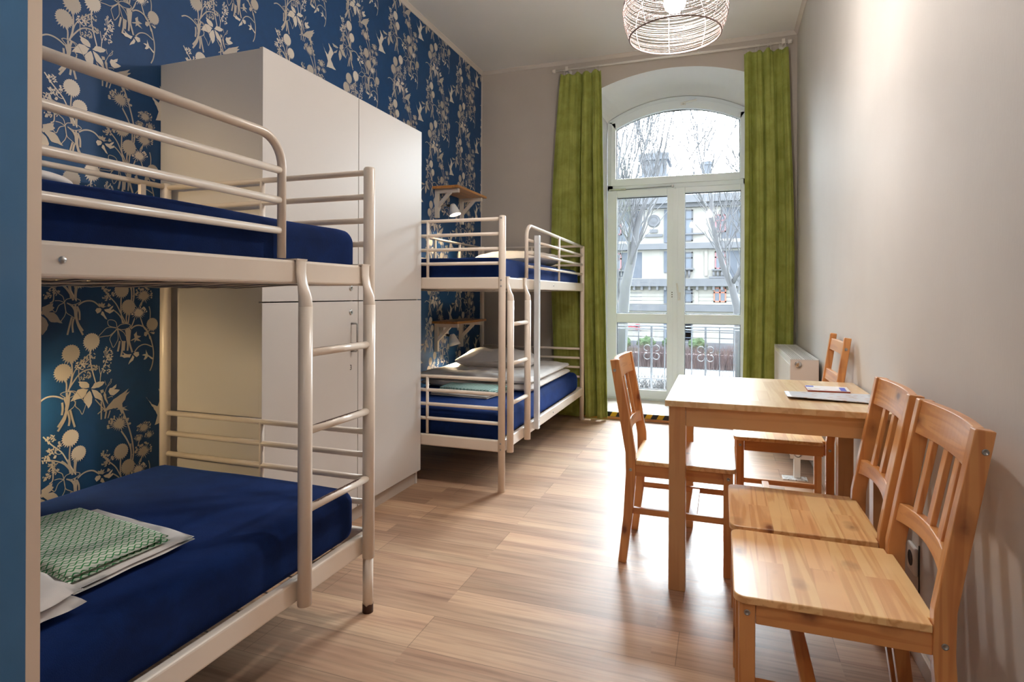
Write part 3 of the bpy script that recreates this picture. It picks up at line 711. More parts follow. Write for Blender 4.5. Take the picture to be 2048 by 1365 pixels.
def make_bed(y0, dr, label, extra_post):
    Yv = lambda t: y0 + dr * t
    L = 2.06
    root = thing('bunk_bed', label, 'bunk bed', (XF, y0, 0), 'cream metal bunk beds along the wallpapered wall')
    def post(x, t, top, foot=False):
        b = MB(); b.tube([(x, Yv(t), .195 if foot else 0), (x, Yv(t), top - .006), (x, Yv(t), top)], [.0205, .0205, .016], 16)
        o = b.build('post', M['bed_metal'], root)
        if foot:
            b = MB(); b.tube([(x, Yv(t), .018), (x, Yv(t), .20)], .0185, 16); b.build('inner_leg', M['bed_metal'], o)
            b = MB(); vs = []; n = 20
            for k in range(n):
                a = 2 * math.pi * k / n; vs.append((x + .0193 * math.cos(a), Yv(t) + .0193 * math.sin(a), 0))
            for k in range(n):
                a = 2 * math.pi * k / n; vs.append((x + .0193 * math.cos(a), Yv(t) + .0193 * math.sin(a), .03 + .010 * noise.noise(Vector((k * .9, 1, 2)))))
            b.add(vs, [(k, (k + 1) % n, n + (k + 1) % n, n + k) for k in range(n)] + [tuple(range(n))], 0, True)
            b.build('worn_foot', M['chip'], o)['label'] = 'brown worn foot with chipped paint'
        ny = -1 if (dr > 0) == (t == 0) else 1
        for zz in (1.575, 1.218, 1.184, .280, .246):
            b = MB(); b.lathe([(0, .0018 * ny), (.0042, .0018 * ny), (.0055, .0010 * ny), (.0058, -.002 * ny)], (x, Yv(t) + .0195 * ny, zz), 10, 1)
            b.build('bolt', M['steel'], o)
    post(XF, 0, 1.590, dr < 0); post(XW, 0, 1.590); post(XF, L, 1.572); post(XW, L, 1.590)
    def rail_y(x, z0, z1):
        b = MB(); a, c = sorted((Yv(.015), Yv(L - .015))); s_ = -1 if x == XF else 1
        b.box(x - .014, x + .014, a, c, z0, z1); return b.build('side_rail', M['bed_metal'], root, bevel=.008, seg=3)
    def rail_x(t, z0, z1):
        b = MB(); b.box(XW + .015, XF - .015, Yv(t) - .013, Yv(t) + .013, z0, z1); return b.build('end_rail', M['bed_metal'], root, bevel=.008, seg=3)
    for z0, z1 in ((1.166, 1.236), (.228, .296)):
        r = rail_y(XF, z0, z1); rail_y(XW, z0, z1); rail_x(0, z0, z1); rail_x(L, z0, z1)
        b = MB(); b.lathe([(0, .003), (.006, .003), (.0075, 0)], (XF + .014, Yv(1.05), (z0 + z1) / 2), 12, 0); b.build('bolt', M['steel'], r)
    # end ladders of horizontal bars with one middle upright
    for t in (0, L):
        for zs in ((1.572, 1.486, 1.400, 1.316), (.643, .560, .476, .390)):
            b = MB(); y = Yv(t)
            for z in zs: b.tube([(XW + .015, y, z), (XF - .015, y, z)], .0105, 10)
            e = b.build('end_bars', M['bed_metal'], root)
            b = MB(); b.tube([(-1.668, y, zs[-1] - .09), (-1.668, y, zs[0])], .0085, 8, sx=1.3); b.build('upright', M['bed_metal'], e)
    # wall-side guard
    b = MB(); a, c = Yv(.02), Yv(L - .02)
    b.tube([(XW + .006, a, 1.575), (XW + .006, c, 1.575)], .0105, 10); b.tube([(XW + .006, a, 1.405), (XW + .006, c, 1.405)], .0095, 10)
    for t in (.10, .58, 1.05, 1.52, 1.96): b.box(XW - .002, XW + .014, min(Yv(t), Yv(t + .022)), max(Yv(t), Yv(t + .022)), 1.236, 1.575)
    b.build('wall_guard', M['bed_metal'], root)
    # front guard with its bent tube
    g0 = .445; y1, y2 = Yv(g0), Yv(L - .02)
    rr = .085; P = [(XF, y1, 1.24), (XF, y1, 1.585 - rr)]
    for k in range(1, 9):
        a = k / 8 * math.pi / 2; P.append((XF, y1 + dr * (rr - rr * math.cos(a)), 1.585 - rr + rr * math.sin(a)))
    P.append((XF, y2, 1.585 - (.02 if dr > 0 else 0)))
    b = MB(); b.tube(P, .0125, 12); g = b.build('guard_rail', M['bed_metal'], root)
    b = MB()
    for z in (1.490, 1.404, 1.318): b.tube([(XF, y1 + dr * .01, z), (XF, y2, z)], .0105, 10)
    b.build('guard_bars', M['bed_metal'], g)
    b = MB(); t = Yv(1.24); b.tube([(XF + .004, t, 1.236), (XF + .004, t, 1.58)], .0085, 8, sx=1.5); b.build('upright', M['bed_metal'], g)
    # ladder hooked over the side rail
    XLd = XF + .036
    lad = MB()
    def up(t):
        y = Yv(t); b = MB()
        b.tube([(XLd, y, .222), (XLd, y, 1.10)], .0205, 14)
        # flattened top and hook
        vs = []; n = 14; prof = [(1.10, .0205, .0205, 0), (1.13, .021, .018, -.002), (1.165, .0225, .008, -.010), (1.20, .0225, .004, -.0165), (1.238, .0225, .004, -.0165)]
        for (z, hy, hx, ox) in prof:
            for k in range(n):
                a = 2 * math.pi * k / n; vs.append((XLd + ox + hx * math.cos(a), y + hy * math.sin(a), z))
        b.add(vs, [(i * n + k, i * n + (k + 1) % n, (i + 1) * n + (k + 1) % n, (i + 1) * n + k) for i in range(len(prof) - 1) for k in range(n)], 0, True)
        b.box(XF - .022, XLd - .012, y - .0225, y + .0225, 1.236, 1.2405); b.box(XF - .022, XF - .018, y - .0225, y + .0225, 1.20, 1.2405)
        return b
    lr = up(.385 if dr < 0 else .365).build('ladder', M['bed_metal'], root)
    ta, tb = (.385, .052) if dr < 0 else (.365, .045)
    up(tb).build('ladder_upright', M['bed_metal'], lr)
    for i, z in enumerate((.962, .732, .500)):
        b = MB(); ya, yb = Yv(ta), Yv(tb); b.tube([(XLd, ya, z), (XLd, yb, z)], .0125, 10)
        rg = b.build('rung', M['bed_metal'], lr)
        if dr < 0:
            # scuffed strip where feet have worn the paint off
            b = MB(); rnd = random.Random(i); n = 40; vs = []
            wd = (.0014, .0042, .0048)[i]
            for k in range(n + 1):
                y = ya + (yb - ya) * (.08 + .78 * k / n); w = wd * (.6 + .8 * abs(noise.noise(Vector((k * .6, i * 7, 0))))) * min(1, k / 4, (n - k) / 4)
                for s_ in (-1, 1):
                    aa = .18 + s_ * w / .0125
                    vs.append((XLd + .0132 * math.sin(aa), y, z + .0132 * math.cos(aa)))
            b.add(vs, [(2 * k, 2 * k + 1, 2 * k + 3, 2 * k + 2) for k in range(n)]); b.build('scuffed_paint', M['chip'], rg)
    if extra_post:
        b = MB(); yy = 3.722; X = XF + .036
        q = .0165; vs = []
        b.box(X - q, X + q, yy - .002, yy + .036, .245, 1.527)
        ep = b.build('support_post', plain('bare_square_tube', rgb(222, 224, 226), .25, .3), root, bevel=.002); ep['label'] = 'plain square tube bolted outside the guard'
        b = MB(); b.box(X - q + .003, X + q - .003, yy + .001, yy + .033, 1.526, 1.5282); b.build('open_end', M['dark'], ep)
        for z in (1.47, 1.30, 1.22, .30, .262):
            b = MB(); b.lathe([(0, .002), (.004, .002), (.0045, 0)], (X + q, yy + .017, z), 10, 0); b.build('bolt', M['steel'], ep)
    # wire grids carrying the mattresses
    for z in (1.176, .262):
        b = MB(); a, c = sorted((Yv(.02), Yv(L - .02))); k = 0
        x = XW + .03
        while x < XF - .02:
            b.tube([(x, a, z), (x, (a + c) / 2, z - .018), (x, c, z)], .0021, 4, cap=False); x += .052
        y = a + .03
        while y < c:
            b.tube([(XW + .01, y, z + .004), ((XW + XF) / 2, y, z - .02), (XF - .01, y, z + .004)], .0026, 4, cap=False); y += .105
        b.build('wire_grid', M['mesh_wire'], root)
    return root
make_bed(1.815, -1, 'cream metal bunk bed nearest the camera with chipped ladder rungs, beside the grey wardrobe', False)
make_bed(3.172, 1, 'cream metal bunk bed at the window end with a square support tube behind its ladder', True)

def mattress(y0, y1, z0, z1, label, name='mattress', sd=0.0):
    cy = (y0 + y1) / 2; cx = (XF - .022 + XW + .03) / 2; lx = XF - .022 - (XW + .03)
    def sag(P):
        k = math.exp(-((P.x) / .5) ** 2)
        if P.z > 0: P = P + Vector((0, 0, .010 * k - .004 + .006 * noise.noise(Vector((P.x * 3, P.y * 2, sd)))))
        # tiny drag wrinkles in the sheet along the side
        return P
    b = superbox(cx, cy, (z0 + z1) / 2, lx, y1 - y0, z1 - z0, .052, 46, sag, sd)
    o = b.build(name, M['navy'], loc=(cx, cy, z0)); tag(o, label, 'mattress', 'mattresses in navy fitted sheets'); return o
mattress(-.205, 1.785, .270, .452, 'navy sheeted mattress on the lower bunk nearest the camera', sd=1)
mattress(-.205, 1.785, 1.186, 1.362, 'navy sheeted mattress on the upper bunk nearest the camera', sd=2)
mattress(3.195, 5.190, .270, .440, 'blue sheeted mattress on the lower bunk by the window, under the duvet', sd=3)
mattress(3.195, 5.190, 1.186, 1.352, 'blue sheeted mattress on the upper bunk by the window', sd=4)

def soft(name, cx, cy, cz, lx, ly, lz, rz, label, cat, group=None, kind='pillow', seed=0, mat='linen', tilt=(0, 0)):
    """pillow / duvet lump: superellipsoid with creases"""
    b = MB(); nu, nv = 96, 40; vs = []
    for i in range(nv + 1):
        ph = -math.pi / 2 + math.pi * i / nv
        for j in range(nu):
            th = 2 * math.pi * j / nu
            e1, e2 = (.55, .45) if kind == 'pillow' else (.5, .35)
            sp = lambda v, e: math.copysign(abs(v) ** e, v)
            x = sp(math.cos(ph), e1) * sp(math.cos(th), e2); y = sp(math.cos(ph), e1) * sp(math.sin(th), e2); z = math.sin(ph)
            rim = max(abs(x), abs(y))
            if kind == 'pillow': z = sp(z, .9) * (1 - .55 * rim ** 3); x *= 1 - .07 * (1 - y * y); y *= 1 - .05 * (1 - x * x)
            P = Vector((x * lx / 2, y * ly / 2, z * lz / 2))
            q = Vector((P.x * 5 + seed, P.y * 5, z * .8))
            f1 = noise.noise(q); f2 = noise.noise(Vector((P.x * 16, P.y * 16, seed + z))); f3 = abs(noise.noise(Vector((P.x * 9 + 4, P.y * 7 - seed, z))))
            k = lz * (.16 if kind == 'pillow' else .30)
            P.z += k * (f1 * .8 + f2 * .18 - f3 * .5) * (1 if z > 0 else .2)
            P.x += lx * .018 * f1 + .006 * f2; P.y += ly * .018 * f3
            vs.append(P)
    fs = [(i * nu + j, i * nu + (j + 1) % nu, (i + 1) * nu + (j + 1) % nu, (i + 1) * nu + j) for i in range(nv) for j in range(nu)]
    b.add(vs, fs, 0, True)
    o = b.build(name, M[mat]); o.location = (cx, cy, cz); o.rotation_euler = (tilt[0], tilt[1], rz)
    return tag(o, label, cat, group)
soft('pillow', -1.72, 4.50, .612, .70, .50, .16, .25, 'white pillow plumped on top of the duvet on the lower bunk', 'pillow', 'white pillows', seed=3)
soft('pillow', -1.62, 4.72, 1.430, .74, .50, .15, .05, 'white pillow on the upper bunk by the window, behind the guard rail', 'pillow', 'white pillows', seed=7)
soft('pillow', -1.80, .74, 1.425, .60, .68, .115, .2, 'white pillow end showing on the upper bunk nearest the camera', 'pillow', 'white pillows', seed=11)

# duvet folded in two layers on the far lower bunk
def duvet():
    b = MB(); nu, nv = 90, 70
    x0, x1, y0, y1 = -2.13, -1.235, 3.90, 4.98
    def layer(z0, th, dx, dy, sd):
        vs = []
        for side in (0, 1):
            for i in range(nv + 1):
                for j in range(nu + 1):
                    u = j / nu; v = i / nv
                    x = x0 + dx + (x1 - x0 - dx * .6) * u; y = y0 + dy + (y1 - y0 - dy) * v
                    y += .05 * noise.noise(Vector((x * 4, sd, 0))) * (1 - v) * 1.5
                    e = min(u, 1 - u, v * 1.15, (1 - v) * 1.15) * 9
                    h = math.sqrt(max(0, 1 - (1 - min(e, 1)) ** 2))
                    w = noise.noise(Vector((x * 7, y * 5, sd))) * .9 + noise.noise(Vector((x * 18, y * 12, sd + 3))) * .4 - abs(noise.noise(Vector((x * 9, y * 10, sd + 8)))) * .9
                    z = z0 + th * .5 + (1 if side else -1) * th * .5 * h * (1 + (.45 * w if side else 0))
                    vs.append((x, y, z))
        N = (nv + 1) * (nu + 1); W = nu + 1; fs = []
        for i in range(nv):
            for j in range(nu):
                a = i * W + j; fs += [(a, a + W, a + W + 1, a + 1), (N + a, N + a + 1, N + a + W + 1, N + a + W)]
        bd = [j for j in range(W)] + [i * W + nu for i in range(1, nv + 1)] + [nv * W + j for j in range(nu - 1, -1, -1)] + [i * W for i in range(nv - 1, 0, -1)]
        for k in range(len(bd)): fs.append((bd[k], bd[(k + 1) % len(bd)], N + bd[(k + 1) % len(bd)], N + bd[k]))
        b.add(vs, fs, 0, True)
    layer(.444, .062, 0, 0.02, 1.0); layer(.498, .062, -.02, 0.0, 5.0)
    o = b.build('duvet', M['linen'], loc=(-1.68, 4.4, .445)); tag(o, 'crumpled white duvet folded in half on the lower bunk by the window', 'duvet')
duvet()

def folded(name, corners, z0, layers, th, mat, label, cat, group=None, wob=.004, sd=0, fold=None, z1=None):
    """folded cloth: stack of thin soft slabs on a quadrilateral footprint"""
    b = MB(); n = 26
    for L_ in range(layers):
        k = 1 - .012 * L_
        vs = []; base = z0 + L_ * th
        C = [Vector(c) for c in corners]; cen = sum(C, Vector((0, 0))) / 4; C = [cen + (c - cen) * k for c in C]
        for side in (0, 1):
            for i in range(n + 1):
                for j in range(n + 1):
                    u, v = j / n, i / n
                    p = C[0] * (1 - u) * (1 - v) + C[1] * u * (1 - v) + C[2] * u * v + C[3] * (1 - u) * v
                    e = min(min(u, 1 - u, v, 1 - v) * 14, 1); h = math.sqrt(1 - (1 - e) ** 2)
                    z = base + th / 2 + (1 if side else -1) * th / 2 * h * .96 + wob * (L_ + 1) / layers * (noise.noise(Vector((p.x * 7, p.y * 7, sd)))) * (1 if side else .3)
                    vs.append((p.x + wob * noise.noise(Vector((p.y * 12, sd + L_, 1))), p.y + wob * noise.noise(Vector((p.x * 12, sd + L_, 5))), max(z, z0)))
        W = n + 1; N = W * W; fs = []
        for i in range(n):
            for j in range(n):
                a = i * W + j; fs += [(a, a + W, a + W + 1, a + 1), (N + a, N + a + 1, N + a + W + 1, N + a + W)]
        bd = [j for j in range(W)] + [i * W + n for i in range(1, W)] + [n * W + j for j in range(n - 1, -1, -1)] + [i * W for i in range(n - 1, 0, -1)]
        for q in range(len(bd)): fs.append((bd[q], bd[(q + 1) % len(bd)], N + bd[(q + 1) % len(bd)], N + bd[q]))
        b.add(vs, fs, 0, True)
    o = b.build(name, M[mat], loc=(cen.x, cen.y, z0)); return tag(o, label, cat, group)
ZM = .462
folded('pillowcase', [(-1.95, .50), (-1.245, .52), (-1.285, .885), (-1.92, .965)], ZM, 2, .026, 'linen', 'rumpled white pillowcase on the near lower bunk beside the blue partition', 'pillowcase', wob=.016, sd=31)
folded('folded_sheet', [(-1.94, .975), (-1.350, .905), (-1.350, 1.225), (-1.80, 1.275)], ZM + .002, 2, .008, 'linen', 'folded white sheet under the green ringed one on the near lower bunk', 'sheet', 'folded bedding', sd=2)
folded('folded_sheet', [(-1.90, .975), (-1.375, .912), (-1.368, 1.165), (-1.80, 1.225)], ZM + .019, 2, .011, 'green_print', 'folded green and white ringed sheet on the near lower bunk', 'sheet', 'folded bedding', sd=4)
folded('folded_sheet', [(-1.88, 3.60), (-1.44, 3.57), (-1.40, 3.90), (-1.90, 3.90)], .447, 2, .010, 'linen', 'folded white sheet under the pale teal one on the far lower bunk', 'sheet', 'folded bedding', sd=6)
folded('folded_sheet', [(-1.84, 3.66), (-1.42, 3.62), (-1.39, 3.90), (-1.87, 3.90)], .468, 3, .010, 'teal_print', 'folded pale teal patterned sheet on the far lower bunk beside the duvet', 'sheet', 'folded bedding', sd=8)

# ================================================================== WARDROBE
wr = thing('wardrobe', 'tall pale grey wardrobe with four flat doors against the floral wall', 'wardrobe', (-2.0, 2.52, 0))
WX, WYa, WYb, WYm = -1.702, 1.856, 3.146, 2.502
b = MB(); b.box(-2.248, -1.722, WYa, WYa + .016, 0, 2.106); b.build('side_panel', M['carcass'], wr, bevel=.001)
b = MB(); b.box(-2.248, -1.722, WYb - .016, WYb, 0, 2.106); b.build('side_panel', M['carcass'], wr, bevel=.001)
b = MB(); b.box(-2.248, -1.722, WYa + .016, WYb - .016, 2.090, 2.106); b.box(-2.248, -2.24, WYa + .016, WYb - .016, .07, 2.097); b.box(-2.24, -1.74, WYm - .008, WYm + .008, .07, 2.097); b.box(-2.24, -1.74, WYa + .016, WYb - .016, .07, .086); b.build('carcass', M['carcass'], wr)
b = MB(); b.box(-1.745, -1.731, WYa + .016, WYb - .016, 0, .07); b.build('plinth', plain('plinth_grey', rgb(190, 182, 174), .5), wr)
for (ya, yb) in ((WYa - .004, WYm - .0022), (WYm + .0022, WYb + .006)):
    for (za, zb) in ((1.1045, 2.109), (.080, 1.0995)):
        b = MB(); b.box(WX - .017, WX, ya, yb, za, zb); d = b.build('door', M['carcass'], wr, bevel=.0012)
        if ya < 2.4:
            zl = 1.164 if za > 1 else 1.046
            b = MB(); b.lathe([(0, .004), (.009, .004), (.0125, .003), (.014, 0)], (WX, 2.440, zl), 20, 0); lk = b.build('lock', M['chrome'], d)
            b = MB(); b.box(WX + .0035, WX + .0048, 2.4385, 2.4415, zl - .005, zl + .005); b.build('keyhole', M['dark'], lk)
            if za < 1:
                b = MB(); b.tube([(WX, 2.445, .992), (WX + .028, 2.445, .992), (WX + .034, 2.445, .986), (WX + .034, 2.445, .863), (WX + .028, 2.445, .857), (WX, 2.445, .857)], .0048, 10)
                b.build('handle', M['steel'], d)
                cu = bpy.data.curves.new('door_number', 'FONT'); cu.body = '3'; cu.size = .036; cu.align_x = 'CENTER'; cu.align_y = 'CENTER'; cu.extrude = .0003
                tmp = bpy.data.objects.new('tmp', cu); COL.objects.link(tmp)
                dg = bpy.context.evaluated_depsgraph_get(); me = bpy.data.meshes.new_from_object(tmp.evaluated_get(dg))
                bpy.data.objects.remove(tmp)
                nm = bpy.data.objects.new('door_number', me); COL.objects.link(nm); me.materials.clear(); me.materials.append(M['dark'])
                nm.parent = d; Lw = wloc(d); nm.location = (WX + .0006 - Lw.x, 2.441 - Lw.y, .777 - Lw.z); nm.rotation_euler = (math.pi / 2, 0, math.pi / 2)

# ================================================================== SHELVES AND READING LAMPS
def shelf(y0, z, label):
    r = thing('wall_shelf', label, 'shelf', (XL, y0, z), 'small shelves over the bunks')
    b = MB(); b.box(XL + .002, XL + .235, y0, y0 + .62, z, z + .020); b.build('board', M['shelf_wood'], r, bevel=.002)
    for yy in (y0 + .045, y0 + .535):
        b = MB(); w = .032
        b.box(XL + .002, XL + .034, yy, yy + w, z - .235, z); b.box(XL + .034, XL + .215, yy, yy + w, z - .032, z)
        b.prism([(XL + .034, z - .150), (XL + .034, z - .112), (XL + .112, z - .032), (XL + .150, z - .032)], yy + .003, yy + w - .003, 1)
        b.build('bracket', M['white_wood'], r, bevel=.0015)
def reading_lamp(x, y, z, ax, label, white_box=False):
    r = thing('reading_lamp', label, 'lamp', (XL, y, z), 'reading lamps on the floral wall')
    b = MB(); b.lathe([(0, .016), (.036, .016), (.046, .008), (.048, 0)], (XL + .001, y + .02, z + .03), 24, 0); mt = b.build('wall_mount', M['white_metal'], r)
    b = MB(); b.tube([(XL + .016, y + .02, z + .035), (x - .045, y + .01, z + .035)], .006, 8); b.build('arm', M['steel'], r)
    b = MB(); b.tube([(x - .050, y + .01, z + .035), (x - .022, y, z + .032)], .011, 12); b.build('joint', M['dark'], r)
    # bell shade opening down into the bed
    ax = Vector(ax).normalized(); side = ax.orthogonal().normalized(); up = ax.cross(side)
    c = Vector((x, y, z + .045)); prof = [(0, .0), (.016, .001), (.024, .012), (.030, .030), (.040, .062), (.050, .095), (.0485, .095), (.038, .060), (.027, .030), (.018, .014), (0, .012)]
    vs = []; n = 28
    for (rr, h) in prof:
        for k in range(n):
            a = 2 * math.pi * k / n; vs.append(c + ax * h + side * rr * math.cos(a) + up * rr * math.sin(a))
    b = MB(); b.add(vs, [(i * n + k, i * n + (k + 1) % n, (i + 1) * n + (k + 1) % n, (i + 1) * n + k) for i in range(len(prof) - 1) for k in range(n)], 0, True)
    sh = b.build('lamp_shade', M['white_metal'], r)
    b = MB(); q = c + ax * .055; prof = [(0, -.022), (.010, -.018), (.017, -.004), (.018, .008), (.012, .018), (0, .022)]; vs = []
    for (rr, h) in prof:
        for k in range(12):
            a = 2 * math.pi * k / 12; vs.append(q + ax * h + side * rr * math.cos(a) + up * rr * math.sin(a))
    b.add(vs, [(i * 12 + k, i * 12 + (k + 1) % 12, (i + 1) * 12 + (k + 1) % 12, (i + 1) * 12 + k) for i in range(5) for k in range(12)], 0, True)
    b.build('bulb', M['reading'] if y > 2 else M['reading_dim'], sh)
    if white_box:
        b = MB(); b.box(XL + .002, XL + .05, y + .05, y + .15, z + .02, z + .10); b.build('switch_box', M['white_metal'], r, bevel=.004)
shelf(4.345, 2.003, 'small wooden shelf on white brackets high over the far upper bunk')
shelf(4.345, .892, 'small wooden shelf on white brackets over the far lower bunk')
reading_lamp(-2.10, 4.42, 1.835, (.30, .0, -1), 'white bell reading lamp lit under the upper wooden shelf')
reading_lamp(-2.10, 4.42, .760, (.26, .06, -1), 'white bell reading lamp lit under the lower wooden shelf', True)
reading_lamp(-2.14, 1.12, 1.55, (-.02, 1, -.45), 'white reading lamp over the head of the near upper bunk')
reading_lamp(-2.14, 1.12, .74, (-.02, 1, -.38), 'white reading lamp over the head of the near lower bunk')
# ================================================================== TABLE
tb = thing('dining_table', 'light birch table with square legs standing against the right wall', 'table', (.18, 2.70, 0))
TX0, TX1, TY0, TY1, TZ = -.204, .572, 2.320, 3.085, .735
b = MB(); b.box(TX0, TX1, TY0, TY1, TZ - .023, TZ); b.build('tabletop', [M['birch_top']], tb, bevel=.0025)
for x in (TX0 + .013, TX1 - .075):
    for y in (TY0 + .024, TY1 - .086):
        b = MB(); b.box(x, x + .062, y, y + .062, 0, TZ - .0235); b.build('leg', M['birch_z'], tb, bevel=.003)
for y in (TY0 + .028, TY1 - .050):
    b = MB(); b.box(TX0 + .076, TX1 - .076, y, y + .022, .636, TZ - .0235); b.build('apron', M['birch_x'], tb, bevel=.0015)
for x in (TX0 + .030, TX1 - .052):
    b = MB(); b.box(x, x + .022, TY0 + .087, TY1 - .087, .636, TZ - .0235); b.build('apron', M['birch_y'], tb, bevel=.0015)

# ================================================================== CHAIRS (local frame: front edge x=0, back towards +x)
def base_frame(root, apron_z=.372):
    hw = .197
    for s in (-1, 1):
        b = MB(); y0, y1 = sorted((s * hw, s * (hw - .030)))
        b.box(.012, .048, y0, y1, 0, .4215); b.build('front_leg', M['pine_z'], root, bevel=.0025)
        b = MB(); y0, y1 = sorted((s * (hw - .004), s * (hw - .022))); b.box(.049, .398, y0, y1, apron_z, .4215); b.build('side_rail', M['pine_x'], root, bevel=.0015)
    b = MB(); b.box(.018, .036, -.166, .166, apron_z, .4215); b.build('front_rail', M['pine_y'], root, bevel=.0015)
    b = MB(); b.box(.402, .420, -.166, .166, apron_z, .4215); b.build('back_rail', M['pine_y'], root, bevel=.0015)
def seat_mesh():
    pts = []; r = .028
    def cor(cx, cy, a0, a1):
        for k in range(7):
            a = a0 + (a1 - a0) * k / 6; pts.append((cx + r * math.cos(a), cy + r * math.sin(a)))
    cor(r, -.209 + r, -math.pi / 2 + .05 - .05, -math.pi)
    cor(r, .209 - r, math.pi, math.pi / 2)
    pts += [(.396, .201), (.3965, .1685), (.410, .1680), (.412, 0), (.410, -.1680), (.3965, -.1685), (.396, -.201)]
    # front corner arcs come out clockwise; order is consistent
    b = MB(); b.prism(pts, .422, .440, 2); return b
def bolts(root, pts):
    for (x, y, z) in pts:
        s = 1 if y > 0 else -1
        b = MB(); b.lathe([(0, .0008 * s), (.0042, .0008 * s), (.0045, .0018 * s), (.0066, .0018 * s), (.0070, 0)], (x, y, z), 14, 1); b.build('bolt', M['steel'], root)
def back_y(z, prof):
    for (z0, x0), (z1, x1) in zip(prof, prof[1:]):
        if z0 <= z <= z1: return x0 + (x1 - x0) * (z - z0) / (z1 - z0)
    return prof[-1][1]
FR = [(0, .436), (.20, .410), (.38, .3965), (.47, .3985), (.60, .421), (.862, .470)]
BK = [(0, .470), (.20, .448), (.38, .4385), (.47, .4405), (.60, .463), (.858, .507)]
def curved_rail(z0, z1, hw, bow, th, arch=0.0, prof=FR):
    b = MB(); n = 14; vs = []
    for i in range(n + 1):
        t = -1 + 2 * i / n; y = hw * t; q = 1 - t * t
        for (dz, zz) in ((0, z0 + arch * q), (1, z1 + arch * q * .6)):
            x = back_y(zz, prof) + .006 + bow * q
            vs += [(x, y, zz), (x + th, y, zz)]
    fs = []
    for i in range(n):
        a = 4 * i; c = a + 4
        fs += [(a, a + 2, c + 2, c), (a + 1, c + 1, c + 3, a + 3), (a, c, c + 1, a + 1), (a + 2, a + 3, c + 3, c + 2)]
    fs += [(0, 1, 3, 2), (4 * n, 4 * n + 2, 4 * n + 3, 4 * n + 1)]
    b.add(vs, fs, 0, False); return b
def stretchers(root, z):
    for s in (-1, 1):
        b = MB(); y0, y1 = sorted((s * .191, s * .173)); x1 = back_y(z, FR) + .004
        b.box(.047, x1, y0, y1, z - .013, z + .013); b.build('side_stretcher', M['pine_x'], root, bevel=.002)
    b = MB(); b.box(.150, .184, -.174, .174, z - .008, z + .008); b.build('cross_stretcher', M['pine_y'], root, bevel=.002)
def slat_chair(label):
    root = thing('slat_back_chair', label, 'chair', (0, 0, 0), 'pine chairs with slatted backs')
    base_frame(root)
    seat_mesh().build('seat', M['pine_seat'], root, bevel=.003)
    for s in (-1, 1):
        y0, y1 = sorted((s * .200, s * .170))
        poly = [(x, z) for z, x in FR] + [(x, z) for z, x in reversed(BK)]
        b = MB(); b.prism(poly, y0, y1, 1); b.build('back_post', M['pine_z'], root, bevel=.003)
    curved_rail(.772, .860, .1700, .016, .020).build('top_rail', M['pine_y'], root, bevel=.002)
    curved_rail(.532, .580, .1700, .014, .020, .014).build('lower_back_rail', M['pine_y'], root, bevel=.002)
    for y in (-.088, 0, .088):
        q = 1 - (y / .17) ** 2; b = MB(); z0 = .575 + .006 * q; z1 = .776
        xa = back_y(z0, FR) + .009 + .0145 * q; xb = back_y(z1, FR) + .009 + .016 * q; w = .015
        b.add([(xa, y - w, z0), (xa + .013, y - w, z0), (xa, y + w, z0), (xa + .013, y + w, z0), (xb, y - w, z1), (xb + .013, y - w, z1), (xb, y + w, z1), (xb + .013, y + w, z1)],
              [(0, 2, 3, 1), (4, 5, 7, 6), (0, 1, 5, 4), (2, 6, 7, 3), (0, 4, 6, 2), (1, 3, 7, 5)]); b.build('slat', M['pine_z'], root, bevel=.002)
    stretchers(root, .224)
    pts = []
    for s in (-1, 1): pts += [(.030, s * .197, .398), (.418, s * .200, .398), (.487, s * .200, .815), (.24, s * .191, .224)]
    bolts(root, pts); return root
ch = slat_chair('pine slat-back chair nearest the camera, its knotty seat fully in view')
places = [((.028, 1.677), 0, None), ((.024, 2.118), 0, 'second pine slat-back chair along the right wall, between the nearest chair and the table'),
          ((.0575, 2.712), math.pi, 'pine slat-back chair pushed in on the left side of the table, back to the beds')]
for (xy, rz, lab) in places:
    o = ch if lab is None else copy_tree(ch)
    o.location = (xy[0], xy[1], 0); o.rotation_euler = (0, 0, rz)
    if lab: o['label'] = lab
# the taller ladder-back chair behind the table
FR2 = [(0, .408), (.44, .408), (.94, .484)]; BK2 = [(0, .444), (.44, .444), (.936, .514)]
lc = thing('ladder_back_chair', 'taller pine chair with plain crossbars in its back, behind the table near the radiator', 'chair', (0, 0, 0))
base_frame(lc); seat_mesh().build('seat', M['pine_seat'], lc, bevel=.003)
for s in (-1, 1):
    y0, y1 = sorted((s * .200, s * .172)); b = MB(); b.prism([(x, z) for z, x in FR2] + [(x, z) for z, x in reversed(BK2)], y0, y1, 1); b.build('back_post', M['pine_z'], lc, bevel=.004)
for (z0, z1) in ((.855, .912), (.700, .755), (.56, .61)): curved_rail(z0, z1, .172, .004, .016, 0, FR2).build('back_crossbar', M['pine_y'], lc, bevel=.002)
FRs = FR; FR = FR2; stretchers(lc, .118); FR = FRs
pts = []
for s in (-1, 1): pts += [(.030, s * .197, .398), (.424, s * .200, .405), (.49, s * .200, .885)]
bolts(lc, pts)
lc.location = (.0575, 3.315, 0)

